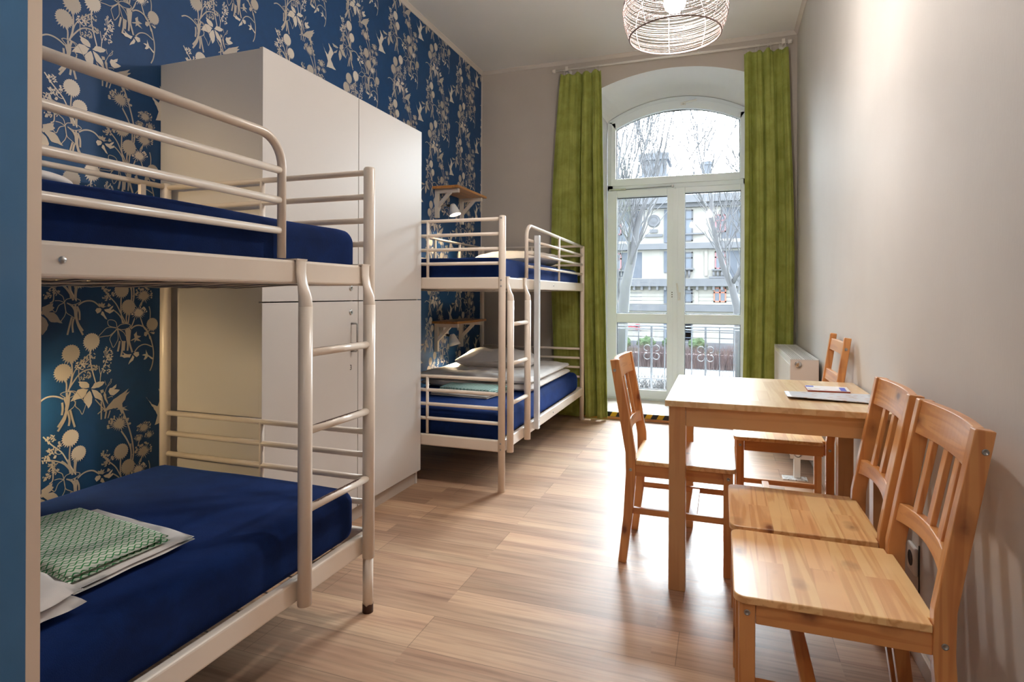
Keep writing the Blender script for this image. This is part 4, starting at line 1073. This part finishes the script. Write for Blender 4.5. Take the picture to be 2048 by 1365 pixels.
# ================================================================== PRINTED MATTER
def print_mat(name, base, cols, sc, seed):
    t = NT(name); b = t.bsdf(base, 0.3)
    v = t.coords((sc, sc * 1.6, 1), loc=(seed, seed, 0))
    vo = t.n('ShaderNodeTexVoronoi'); vo.inputs['Scale'].default_value = 1; t.l(v, vo.inputs['Vector'])
    n = t.noise(v, 3, 3)
    m_ = t.ramp(vo.outputs['Distance'], [(0, (1, 1, 1, 1)), (.25, (1, 1, 1, 1)), (.36, (0, 0, 0, 1))])
    c = t.ramp(n.outputs[0], cols)
    t.l(t.mix(m_, base, c), b.inputs['Base Color']); return t.m
mg = MB()
def curl_sheet(corners, z, lift, th):
    b = MB(); n = 16; vs = []; C = [Vector(c) for c in corners]
    for s_ in (0, 1):
        for i in range(n + 1):
            for j in range(n + 1):
                u, v = j / n, i / n
                p = C[0] * (1 - u) * (1 - v) + C[1] * u * (1 - v) + C[2] * u * v + C[3] * (1 - u) * v
                h = lift * (max(0, 1 - v * 1.6) ** 1.5) * (max(0, 1 - u * .9)) ** .7
                vs.append((p.x, p.y, z + h + th * s_))
    W = n + 1; N = W * W; fs = []
    for i in range(n):
        for j in range(n):
            a = i * W + j; fs += [(a, a + W, a + W + 1, a + 1), (N + a, N + a + 1, N + a + W + 1, N + a + W)]
    bd = [j for j in range(W)] + [i * W + n for i in range(1, W)] + [n * W + j for j in range(n - 1, -1, -1)] + [i * W for i in range(n - 1, 0, -1)]
    for q in range(len(bd)): fs.append((bd[q], bd[(q + 1) % len(bd)], N + bd[(q + 1) % len(bd)], N + bd[q]))
    b.add(vs, fs, 0, True); return b
o = curl_sheet([(.243, 2.505), (.556, 2.495), (.566, 2.735), (.247, 2.705)], TZ + .0004, .010, .002).build('leaflet', print_mat('leaflet_print', rgb(196, 200, 208), [(.3, rgb(120, 110, 110)), (.5, rgb(190, 150, 120)), (.7, rgb(120, 140, 180))], 30, 2.0), loc=(.4, 2.6, TZ))
tag(o, 'large printed leaflet with a lifted corner lying on the birch table', 'leaflet')
bk = thing('booklet', 'small booklet with a blue and pale cover lying on the table behind the leaflet', 'booklet', (.42, 2.79, TZ))
q4 = [(.340, 2.738), (.500, 2.750), (.508, 2.880), (.345, 2.878)]
b = MB(); b.prism(q4, TZ + .0005, TZ + .006, 2); b.build('pages', plain('page_edges_red', rgb(150, 70, 60), .6), bk)
b = MB(); b.prism(q4, TZ + .0062, TZ + .0068, 2); b.build('cover', print_mat('booklet_print', rgb(226, 224, 226), [(.3, rgb(150, 110, 110)), (.5, rgb(210, 160, 140)), (.7, rgb(120, 150, 200))], 22, 6.0), bk)
b = MB(); b.prism([(.344, 2.835), (.375, 2.837), (.378, 2.872), (.348, 2.871)], TZ + .0069, TZ + .0072, 2); b.prism([(.466, 2.752), (.488, 2.754), (.495, 2.850), (.473, 2.849)], TZ + .0069, TZ + .0072, 2)
b.build('blue_panel', plain('booklet_blue', rgb(70, 90, 190), .4), bk)

# ================================================================== CURTAINS
rodt = thing('curtain_rod', 'white curtain rod with round end caps over the arched window', 'curtain rod', (WCX, 5.316, 3.22))
b = MB(); b.tube([(-1.475, 5.316, 3.220), (.512, 5.316, 3.218)], .0095, 12); b.build('rod', M['rod'], rodt)
for x in (-1.485, .520):
    b = MB(); b.tube([(x - .016, 5.316, 3.219), (x + .016, 5.316, 3.219)], .017, 14); b.build('end_cap', M['rod'], rodt)
for x in (-1.36, .47):
    b = MB(); b.tube([(x, 5.316, 3.219), (x, 5.394, 3.219)], .007, 8); b.lathe([(0, -.006), (.026, -.006), (.03, 0)], (x, 5.394, 3.219), 20, 1); b.box(x - .012, x + .012, 5.300, 5.332, 3.205, 3.245); b.box(x + .02, x + .032, 5.388, 5.395, 3.03, 3.2)
    b.build('bracket', M['rod'], rodt)
def curtain(label, top, bot, bulge, folds, zt, zb, seed, hook_x):
    """folds: (s, depth) control points across the cloth"""
    root = thing('curtain', label, 'curtain', ((top[0] + top[1]) / 2, 5.316, 0), 'green velvet curtains')
    nu, nv = 220, 70; vs = []
    fs_ = [(a, d) for a, d in folds]
    def depth(s):
        for (a, d), (c, e) in zip(fs_, fs_[1:]):
            if a <= s <= c:
                t = (s - a) / (c - a); t = t * t * (3 - 2 * t); return d + (e - d) * t
        return fs_[-1][1]
    for i in range(nv + 1):
        v = i / nv; z = zt + (zb - zt) * v
        for j in range(nu + 1):
            s = j / nu
            k = v ** .8
            xl_ = top[0] + (bot[0] - top[0]) * k + bulge[0] * math.sin(math.pi * min(1, v * 1.05)) ** 1.0
            xr_ = top[1] + (bot[1] - top[1]) * k + bulge[1] * math.sin(math.pi * v)
            sw = s + .018 * math.sin(v * 3 + seed) * math.sin(math.pi * s)
            x = xl_ + (xr_ - xl_) * s + .006 * noise.noise(Vector((s * 6, v * 3, seed)))
            amp = .35 + .65 * min(1, v * 4)
            d = depth(max(0, min(1, sw)))
            pl = .008 * math.sin(s * 42 + seed) * (1 - min(1, v * 5))
            y = 5.312 - d * amp - pl - .010 * noise.noise(Vector((s * 5, v * 4, seed + 3))) - .003 * noise.noise(Vector((s * 30, v * 12, seed)))
            zz = z + (.010 * math.sin(s * 30 + seed) + .012 * noise.noise(Vector((s * 8, 0, seed)))) * max(0, 1 - v * 12) 
            vs.append((x, min(y, 5.372), zz))
    W = nu + 1
    b = MB(); b.add(vs, [(i * W + j, i * W + j + 1, (i + 1) * W + j + 1, (i + 1) * W + j) for i in range(nv) for j in range(nu)], 0, True)
    c = b.build('cloth', M['velvet'], root); md = c.modifiers.new('th', 'SOLIDIFY'); md.thickness = .004; md.offset = 1
    for hx in hook_x:
        b = MB(); P = [(hx + .002 * math.sin(a * 3), 5.316 + .016 * math.cos(a), 3.214 + .016 * math.sin(a)) for a in [2 * math.pi * k / 14 for k in range(14)]]
        b.tube(P, .0016, 5, closed=True); b.tube([(hx, 5.316, 3.198), (hx, 5.314, zt - .002)], .002, 5)
        b.build('ring', M['rod'], root)
curtain('green velvet curtain left of the window, beside the far bunk bed', (-1.417, -1.040), (-1.455, -.965), (-.06, 0), [(0, .01), (.10, .025), (.30, .035), (.46, .040), (.50, -.02), (.545, -.045), (.585, .035), (.66, .045), (.72, .0), (.78, -.03), (.83, .055), (.88, .060), (.905, .01), (.95, -.01), (1, .035)], 3.170, .022, 1.3, (-1.385, -1.25, -1.18, -1.09, -1.055))
curtain('green velvet curtain right of the window, behind the radiator', (.168, .505), (.165, .545), (.012, .022), [(0, .03), (.06, .055), (.11, .02), (.17, -.01), (.26, .050), (.36, .045), (.42, .0), (.45, .045), (.62, .050), (.66, -.01), (.70, -.035), (.84, -.030), (.87, .02), (.93, .045), (1, .02)], 3.165, .022, 4.1, (.20, .26, .285, .35, .375, .44, .465, .488))

# ================================================================== RADIATOR
rd = thing('radiator', 'white panel radiator along the right wall behind the table', 'radiator', (.49, 4.6, 0))
RX0, RX1, RY0, RY1, RZ0, RZ1 = .402, .562, 4.035, 5.215, .120, .740
b = MB(); n = 0; b.box(RX0 + .004, RX0 + .016, RY0 + .003, RY1 - .003, RZ0 + .01, RZ1 - .012)
y = RY0 + .03
while y < RY1 - .05:
    b.box(RX0, RX0 + .006, y, y + .026, RZ0 + .035, RZ1 - .04); y += .040
b.build('front_panel', M['white_metal'], rd, bevel=.003)
b = MB(); b.box(RX1 - .012, RX1, RY0 + .003, RY1 - .003, RZ0 + .01, RZ1 - .012); b.build('rear_panel', M['white_metal'], rd)
for y in (RY0, RY1 - .002):
    b = MB(); b.box(RX0 + .001, RX1, y, y + .002, RZ0, RZ1 - .002); b.build('side_cover', plain('side_cover_beige', rgb(214, 204, 196), .4) if y == RY0 else M['white_metal'], rd, bevel=.001)
b = MB(); b.box(RX0 + .02, RX1 - .016, RY0 + .01, RY1 - .01, RZ0 + .05, RZ1 - .008); b.build('convector', M['dark'], rd)
b = MB(); zt = RZ1
for x in (RX0 + .001, RX1 - .009, (RX0 + RX1) / 2 - .004): b.box(x, x + .010, RY0, RY1, zt - .006, zt)
x = RX0 + .018
while x < RX1 - .012: b.box(x, x + .0042, RY0, RY1, zt - .0014, zt - .0002); x += .0128
y = RY0
while y < RY1: b.box(RX0 + .001, RX1 - .001, y, y + .008, zt - .0016, zt - .0001); y += .034
b.build('top_grille', M['white_metal'], rd)
b = MB(); b.lathe([(.016, -.001), (.020, -.003), (.020, -.010), (.012, -.012), (0, -.012)], (.447, RY0, .708), 20, 1); b.build('valve_knob', M['chrome'], rd)
b = MB(); b.lathe([(.018, -.0005), (.0235, -.0005), (.0235, -.004), (.018, -.004)], (.447, RY0, .155), 24, 1); b.build('lower_ring', M['chrome'], rd)
b = MB(); b.box(.425, .462, RY0 - .004, RY0 + .03, 0.004, .14); b.build('pipe_cover', M['white_metal'], rd, bevel=.003)
b = MB(); b.box(.36, .50, 3.985, 4.075, .0, .004); o = b.build('floor_card', [print_mat('floor_card_print', rgb(232, 232, 232), [(.3, rgb(90, 90, 90)), (.7, rgb(150, 150, 140))], 60, 1.0)], loc=(.43, 4.03, 0), bevel=.001)
tag(o, 'small white printed card on the floor at the radiator foot', 'card')

# ================================================================== SOCKET
sk = thing('wall_socket', 'white double wall socket low on the right wall behind the nearest chair', 'socket', (XR, 2.20, .30))
b = MB(); b.box(XR - .012, XR, 2.165, 2.245, .255, .345); b.build('socket_plate', M['white_metal'], sk, bevel=.006)
b = MB(); b.lathe([(0, -.0125), (.018, -.0125), (.020, -.0135), (.024, -.0135), (.024, -.011)], (XR, 2.205, .30), 24, 0); b.build('socket_ring', M['gasket'], sk)
b = MB(); b.tube([(XR - .003, 2.150, .0), (XR - .003, 2.150, .36)], .002, 6); tag(b.build('thin_cable', M['dark']), 'thin black cable running up the right wall beside the socket', 'cable')

# ================================================================== PENDANT LAMP
def pendant(x, y, zb, bulb_mat, label):
    r = thing('pendant_lamp', label, 'lamp', (x, y, ZC))
    prof = lambda t: .188 + .029 * math.sin(min(1, t / .42) * math.pi / 2) if t < .42 else .217 - .095 * ((t - .42) / .58) ** 1.9
    H_ = .275; rnd = random.Random(3)
    b = MB(); N = 46
    for i in range(1, N):
        t = i / N; R_ = prof(t) + rnd.uniform(-.0008, .0008); tx, ty = rnd.uniform(-.006, .006), rnd.uniform(-.006, .006)
        P = [(x + R_ * math.cos(a), y + R_ * math.sin(a), zb + H_ * t + tx * math.cos(a) + ty * math.sin(a)) for a in [2 * math.pi * k / 56 for k in range(56)]]
        b.tube(P, .0010, 4, closed=True)
    b.build('wire_shade', M['wire'], r)
    b = MB()
    for k in range(8):
        a = 2 * math.pi * k / 8 + .2
        b.tube([(x + (prof(t / 20) - .002) * math.cos(a), y + (prof(t / 20) - .002) * math.sin(a), zb + H_ * t / 20) for t in range(21)], .0016, 5)
    b.build('shade_ribs', M['wire'], r)
    for (t, w) in ((0, .0034), (1, .0025)):
        b = MB(); R_ = prof(t); b.tube([(x + R_ * math.cos(a), y + R_ * math.sin(a), zb + H_ * t) for a in [2 * math.pi * k / 64 for k in range(64)]], w, 8, closed=True); b.build('shade_ring', M['wire'], r)
    b = MB()
    for k in range(3):
        a = 2 * math.pi * k / 3; b.tube([(x + .02 * math.cos(a), y + .02 * math.sin(a), zb + H_ - .005), (x + prof(1) * math.cos(a), y + prof(1) * math.sin(a), zb + H_)], .0016, 5)
    b.build('spokes', M['wire'], r)
    b = MB(); b.lathe([(0, 0), (.022, .003), (.040, .018), (.0465, .040), (.044, .062), (.030, .086), (.018, .100), (.0155, .112), (0, .112)], (x, y, zb + .102), 28, 2); b.build('bulb', bulb_mat, r)
    b = MB(); b.lathe([(0, 0), (.021, 0), (.021, .05), (.010, .06), (0, .06)], (x, y, zb + .215), 16, 2); b.build('socket', M['white_metal'], r)
    b = MB(); b.tube([(x, y, zb + .27), (x, y, ZC - .02)], .003, 6); b.build('cord', M['white_metal'], r)
    b = MB(); b.lathe([(0, -.045), (.02, -.045), (.045, -.02), (.05, 0), (0, 0)], (x, y, ZC), 24, 2); b.build('ceiling_cup', M['white_metal'], r)
pendant(-.192, 2.585, 2.236, M['bulb'], 'glowing pendant lamp with a woven wire basket shade above the table')
pendant(-.60, -.75, 2.45, M['fill_bulb'], 'added wire basket pendant, unseen behind the camera, filling the room with light')  # extra fill lamp added out of view

# ================================================================== OUTSIDE
GZ = -1.65
M['grass'] = mat_fabric('winter_grass', rgb(61, 72, 39), rgb(69, 71, 54), 0, 1, 60, .3, big=.6)
M['road'] = plain('asphalt', rgb(67, 68, 71), .8, 0, .1, 30, .1)
M['stone'] = plain('facade_stone', rgb(140, 137, 133), .8, 0, .1, 6, .10)
M['stone2'] = plain('facade_band_stone', rgb(94, 95, 101), .8, 0, .1, 8, .15)
M['pane_far'] = plain('far_window_glass', rgb(84, 92, 106), .3)
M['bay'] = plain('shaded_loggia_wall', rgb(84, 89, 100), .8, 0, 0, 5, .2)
M['roof'] = plain('slate_roof', rgb(86, 90, 98), .7, 0, .2, 5, .12)
M['redframe'] = plain('red_window_frame', rgb(126, 84, 90), .5)
M['orangeframe'] = plain('orange_window_frame', rgb(160, 98, 80), .5)
M['greyframe'] = plain('dark_window_frame', rgb(66, 68, 76), .5)
M['bark'] = plain('pale_bark', rgb(80, 80, 84), .9, 0, .3, 30, .2)
M['iron'] = plain('wrought_iron', rgb(69, 70, 74), .5)
M['hedge'] = plain('bare_hedge_twigs', rgb(84, 70, 70), .9, 0, .8, 25, .3)
b = MB(); b.box(-60, 60, 6.36, 60, GZ - .2, GZ); tag(b.build('ground', M['road']), kind='structure')
b = MB(); b.box(-40, 40, 24.2, 30.5, GZ, GZ + .03); b.box(-40, 40, 8.62, 13.5, GZ, GZ + .03); tag(b.build('lawn', M['grass']), 'winter lawn strips on both sides of the street outside', 'grass', kind='stuff')

b = MB(); b.box(-12, 12, 6.40, 8.6, GZ, GZ + .05); tag(b.build('bounce_pavement', plain('pale_bounce_pavement', rgb(176, 176, 174), .8, 0, .1, 12, .08)), kind='structure')  # pale slab added below the view to bounce sky light up into the room
YBd = 32.0
bd = thing('apartment_building', 'pale stone apartment house with a domed turret across the street', 'building', (0, YBd, GZ))
b = MB(); b.box(-24, 24, YBd, YBd + 10, GZ, 6.0); b.build('facade', M['stone'], bd)
# rusticated courses on the lower storeys
b = MB(); z = GZ + .25
while z < .2:
    b.box(-24, 24, YBd - .03, YBd, z, z + .26); z += .30
z = .62
while z < 1.5:
    b.box(-24, 24, YBd - .025, YBd, z, z + .17); z += .20
b.build('stone_courses', M['stone'], bd)
for (z0, z1, d) in ((5.86, 6.25, .55), (5.66, 5.86, .3), (3.50, 3.80, .30), (1.56, 1.95, .35), (.26, .60, .18), (-1.65, -1.35, .12)):
    b = MB(); b.box(-24.2, 24.2, YBd - d, YBd, z0, z1)
    b.build('cornice', M['stone2'], bd)
b = MB()
for i in range(-60, 61): b.box(i * .4 - .06, i * .4 + .06, YBd - .30, YBd, 1.36, 1.56)
b.build('corbels', M['stone2'], bd)
b = MB(); b.prism([(YBd - .3, 6.25), (YBd + 1.6, 7.62), (YBd + 8.4, 7.62), (YBd + 10, 6.25)], -24.2, 24.2, 0); b.build('roof', M['roof'], bd)
def far_window(x0, x1, z0, z1, frame, cols=2, trans=.68, deep=.06, pd=None):
    b = MB(); w = .07; y = YBd
    b.box(x0, x0 + w, y - deep, y - .005, z0, z1); b.box(x1 - w, x1, y - deep, y - .005, z0, z1); b.box(x0, x1, y - deep, y - .005, z0, z0 + w); b.box(x0, x1, y - deep, y - .005, z1 - w, z1)
    for k in range(1, cols): xx = x0 + (x1 - x0) * k / cols; b.box(xx - .035, xx + .035, y - deep, y - .005, z0, z1)
    zz = z0 + (z1 - z0) * trans; b.box(x0, x1, y - deep, y - .005, zz - .035, zz + .035)
    f = b.build('window', frame, bd)
    b = MB(); b.box(x0 + .01, x1 - .01, y - .03, y - .002, z0 + .01, z1 - .01); b.build('pane', M['pane_far'], f)
def balusters(x0, x1, z0, z1):
    b = MB(); x = x0
    while x < x1: b.tube([(x, YBd - .16, z0), (x, YBd - .16, (z0 + z1) / 2), (x, YBd - .16, z1)], [.035, .075, .035], 6); x += .2
    b.box(x0 - .1, x1 + .1, YBd - .26, YBd - .06, z1, z1 + .08); b.build('balustrade', M['stone2'], bd)
for P in range(-4, 4):
    ox = P * 5.3
    if abs(ox) > 22: continue
    # dark loggia bay, storey by storey
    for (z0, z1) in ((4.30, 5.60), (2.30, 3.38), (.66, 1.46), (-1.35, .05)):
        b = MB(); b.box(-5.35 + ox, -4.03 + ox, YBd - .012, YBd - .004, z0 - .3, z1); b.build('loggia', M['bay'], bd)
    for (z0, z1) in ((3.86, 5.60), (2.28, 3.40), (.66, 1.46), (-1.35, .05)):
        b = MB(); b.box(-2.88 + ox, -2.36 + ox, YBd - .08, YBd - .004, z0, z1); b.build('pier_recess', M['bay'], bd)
        far_window(-2.20 + ox, -1.43 + ox, z0 + .05, z1 - .05, M['greyframe'], 2, .7)
    balusters(-2.2 + ox, -1.45 + ox, 2.0, 2.42); balusters(-.40 + ox, .25 + ox, 2.0, 2.36)
    far_window(-.345 + ox, .186 + ox, 4.34, 5.24, M['redframe'], 2, .66)
    far_window(-.345 + ox, .186 + ox, 2.44, 3.36, M['redframe'], 2, .66)
    far_window(-.40 + ox, .21 + ox, .74, 1.50, M['orangeframe'], 2, .66)
    far_window(-.42 + ox, .22 + ox, -.35, .02, M['orangeframe'], 2, .5)
    b = MB(); b.box(-.62 + ox, .46 + ox, YBd - .22, YBd, 3.46, 3.60); b.box(-.55 + ox, .40 + ox, YBd - .16, YBd, 3.60, 3.86); b.box(-.62 + ox, .46 + ox, YBd - .24, YBd, 1.97, 2.06); b.box(-1.9 + ox, -.85 + ox, YBd - .2, YBd, 4.24, 4.32)
    b.build('window_hood', M['stone2'], bd)
    # round relief medallion between the windows
    b = MB(); cx, cz = -3.42 + ox, 5.02
    b.lathe([(0, -.10), (.13, -.10), (.20, -.05), (.22, -.08), (.30, -.08), (.34, -.01)], (cx, YBd, cz), 20, 1); b.box(cx - .45, cx + .45, YBd - .12, YBd, 4.18, 4.32); b.box(cx - .2, cx + .2, YBd - .10, YBd, 4.40, 4.58)
    b.build('medallion', M['stone2'], bd)
    for s in (-1.95, ):
        b = MB(); b.box(-1.35 + ox, -1.15 + ox, YBd - .06, YBd, .62, 1.36); b.box(-.85 + ox, -.70 + ox, YBd - .08, YBd, 2.1, 3.4); b.build('pilaster', M['stone'], bd)
b = MB(); Yt = YBd + 1.0
def frus(bb, x0, x1, z0, x2, x3, z1, y0, y1):
    bb.add([(x0, y0, z0), (x1, y0, z0), (x1, y1, z0), (x0, y1, z0), (x2, y0 + .1, z1), (x3, y0 + .1, z1), (x3, y1 - .1, z1), (x2, y1 - .1, z1)], [(0, 3, 2, 1), (4, 5, 6, 7), (0, 1, 5, 4), (1, 2, 6, 5), (2, 3, 7, 6), (3, 0, 4, 7)])
k = Yt / YBd
X_ = lambda v: v * k
Z_ = lambda v: 1.14 + (v - 1.14) * k
frus(b, X_(-4.45), X_(-2.45), Z_(6.6), X_(-4.2), X_(-2.7), Z_(7.5), Yt, Yt + 2.2)
b.box(X_(-4.07), X_(-2.77), Yt + .1, Yt + 2, Z_(7.4), Z_(8.30)); b.box(X_(-4.22), X_(-2.64), Yt - .1, Yt + 2.2, Z_(8.28), Z_(8.62))
b.lathe([(.62, 0), (.58, .16), (.45, .34), (.22, .48), (.06, .53), (.05, .64), (0, .66)], (X_(-3.43), Yt + 1, Z_(8.60)), 20, 2)
b.build('turret', M['roof'], bd)
b = MB(); b.box(-1.04, -.55, YBd + 1.2, YBd + 1.9, 7.3, 8.28); b.box(-1.09, -.50, YBd + 1.15, YBd + 1.95, 8.1, 8.22); b.build('chimney', M['roof'], bd)
b = MB(); b.box(-1.03 - 3.3, -4.1, YBd - .22, YBd - .18, -.75, -.45); b.box(-4.95, -4.2, YBd - .22, YBd - .18, -.62, -.5); b.build('shop_sign', plain('red_sign', rgb(140, 30, 50), .5), bd)['label'] = 'small red sign over the dark ground-floor bay'
b = MB(); b.box(-2.28, -2.12, YBd - .3, YBd - .25, -.98, -.45); b.build('yellow_sign', plain('yellow_sign', rgb(140, 110, 24), .5), bd)['label'] = 'narrow yellow sign beside the entrance'

# shrubs under the facade, hedges, street post
rnd = random.Random(8)
def bush(x, y, z, r, h, mat, label, cat='shrub', group=None, name='shrub'):
    b = MB(); bm = bmesh.new(); bmesh.ops.create_icosphere(bm, subdivisions=3, radius=1)
    bm.verts.index_update()
    vs = []
    for v in bm.verts:
        P = v.co.copy(); d = 1 + .25 * noise.noise(P * 2.5 + Vector((x, y, 0))) + .12 * noise.noise(P * 7 + Vector((x, y, 0)))
        vs.append((P.x * r * d, P.y * r * d * .7, max(0, (P.z * .5 + .5) * h * d)))
    fs = [[v.index for v in f.verts] for f in bm.faces]; bm.free(); b.add(vs, fs, 0, False)
    o = b.build(name, mat); o.location = (x, y, z); return tag(o, label, cat, group)
M['evergreen'] = plain('evergreen_leaves', rgb(56, 72, 46), .9, 0, .6, 30, .25)
for x, lab in ((-4.75, 'leftmost of the four low evergreen shrubs at the foot of the facade'), (-3.55, 'low evergreen shrub before the facade, second from the left'),
               (-2.3, 'low evergreen shrub before the facade under the yellow sign'), (-1.1, 'rightmost low evergreen shrub at the foot of the facade')):
    bush(x, 30.0, GZ + .031, .46, .60, M['evergreen'], lab, group='evergreen shrubs before the facade')
def hedge(x0, x1, y, z, h, d, mat, label, n=1400, lean=.3):
    b = MB(); rr = random.Random(int(y * 10))
    b.box(x0, x1, y - d * .25, y + d * .25, z, z + h * .55)
    for i in range(n):
        x = rr.uniform(x0, x1); yy = y + rr.uniform(-d / 2, d / 2); l = h * rr.uniform(.7, 1.05); dx, dy = rr.uniform(-lean, lean) * l, rr.uniform(-lean, lean) * l
        w = .010
        b.add([(x - w, yy, z), (x + w, yy, z), (x + dx, yy + dy, z + l)], [(0, 1, 2)])
        b.add([(x + dx * .5 - w * .7, yy + dy * .5, z + l * .5), (x + dx * .5 + w * .7, yy + dy * .5, z + l * .5), (x - dx * .6, yy, z + l * .92)], [(0, 1, 2)])
    tag(b.build('hedge', mat), label, 'hedge', kind='stuff')
hedge(-9, 5, 23.4, GZ + .001, .95, 1.0, M['hedge'], 'brownish bare hedge on the far side of the street', 3600)
M['hedge2'] = plain('near_hedge_twigs', rgb(60, 60, 62), .9, 0, .3, 20, .2)
hedge(-4.6, 2.2, 10.6, GZ + .032, 1.55, .8, M['hedge2'], 'grey bare hedge close below the window', 3600, .35)

def tree(path, radii, label, seed, depth, branch_n, blen, spread, up=.35, root=None):
    first = root is None
    if first: root = thing('bare_tree', label, 'tree', tuple(path[0]), 'bare winter trees along the street')
    rr = random.Random(seed)
    b = MB(); b.tube(path, radii, 9); b.build('trunk' if first else 'limb', M['bark'], root)
    b = MB()
    def grow(p, d, l, r, dep):
        if len(b.f) > 60000: return
        pts = [p]; rs = [r]; q = p.copy(); dd = d.copy(); n = 6
        for i in range(n):
            dd = (dd + Vector((rr.uniform(-1, 1), rr.uniform(-1, 1), rr.uniform(-.8, .8))) * .09 + Vector((0, 0, up * .07))).normalized()
            q = q + dd * l / n; pts.append(q.copy()); rs.append(max(r * (1 - .7 * (i + 1) / n), .0075))
        b.tube(pts, rs, 5 if dep < 2 else 3, cap=False)
        if dep >= depth: return
        for k in range(rr.randint(3, 5)):
            i = rr.randint(1, n - 1); a = pts[i]
            v = (dd + Vector((rr.uniform(-1, 1), rr.uniform(-.8, .8), rr.uniform(-.3, .7))) * spread * .9).normalized()
            grow(a, v, l * rr.uniform(.45, .75), max(rs[i] * .6, .006), dep + 1)
    P = [Vector(p) for p in path]
    for k in range(branch_n):
        i = rr.randint(max(1, len(P) // 2 - 1), len(P) - 1); t = rr.random(); a = P[i - 1].lerp(P[i], t)
        d0 = (P[i] - P[i - 1]).normalized()
        v = (d0 * .8 + Vector((rr.uniform(-1, 1), rr.uniform(-.9, .9), rr.uniform(-.1, .7))) * spread).normalized()
        grow(a, v, blen * rr.uniform(.7, 1.3), max(.018, radii[i] * .34), 0)
    for j in range(3):
        grow(P[-1], Vector((rr.uniform(-.5, .5), rr.uniform(-.4, .4), 1)).normalized(), blen * 1.1, radii[-1] * .8, 0)
    b.build('branches', M['bark'], root)
    return root
T1 = tree([(.42, 14, GZ), (.37, 14, .30), (.33, 14, .85), (.20, 14, 1.36), (.01, 14, 1.80), (-.13, 14, 2.37), (-.24, 14, 2.93), (-.21, 14, 3.35), (-.34, 14.1, 3.75)],
     [.13, .105, .095, .08, .065, .052, .042, .034, .022], 'slanting bare tree seen through the right-hand window panes', 5, 2, 9, 1.45, .8, up=.7)
tree([(.20, 14, 1.36), (.34, 13.9, 1.62), (.52, 13.9, 2.1), (.62, 13.9, 2.7)], [.055, .045, .035, .02], None, 9, 2, 4, 1.0, .6, root=T1)
tree([(-2.25, 13.4, GZ), (-2.12, 13.4, .6), (-2.06, 13.4, 1.3), (-1.90, 13.4, 2.0), (-1.82, 13.4, 2.6), (-1.70, 13.4, 3.0), (-1.5, 13.3, 3.4)],
     [.16, .14, .12, .10, .075, .05, .03], 'thick bare tree seen through the left-hand window panes', 21, 2, 10, 1.9, .75, up=.9)
tree([(-2.75, 12.6, GZ), (-2.45, 12.6, 1.5), (-2.2, 12.6, 2.6), (-2.13, 12.6, 3.4), (-2.05, 12.6, 4.2)],
     [.11, .08, .055, .035, .02], 'slim bare tree reaching up at the left side of the arched pane', 33, 2, 11, 2.3, .5, up=1.4)

# balcony railing right outside the window
rl = thing('balcony_railing', 'wrought iron railing with scrolls outside the window', 'railing', (WCX, 6.45, 0))
b = MB(); yR = 6.45
for z in (.800, .768, .235): b.box(WCX - .78, WCX + .78, yR - .008, yR + .008, z - .006, z + .006)
b.box(WCX - .78, WCX + .78, yR - .005, yR + .005, .10, .112); rlg = b.build('rails', M['iron'], rl)
for i in range(-5, 6):
    x = -.433 + i * .1375; main = (i % 4 == 2 or i % 4 == -2)
    w = .010 if i in (-2, 2) else .0055
    b = MB(); b.box(x - w, x + w, yR - w, yR + w, .03, .80); b.build('baluster', M['iron'], rl)
for i in (-2, 2):
    cx = -.433 + i * .1375
    for s in (-1, 1):
        b = MB()
        for (sz, cz) in ((1, .560), (-1, .478)):
            P = []
            for k in range(22):
                a = math.pi * 1.55 * k / 21; r_ = .040 - .0006 * k
                P.append((cx + s * (.048 - r_ * math.cos(a)), yR, cz + sz * r_ * math.sin(a)))
            b.tube(P, .0045, 6)
        b.build('scroll', M['iron'], rl)
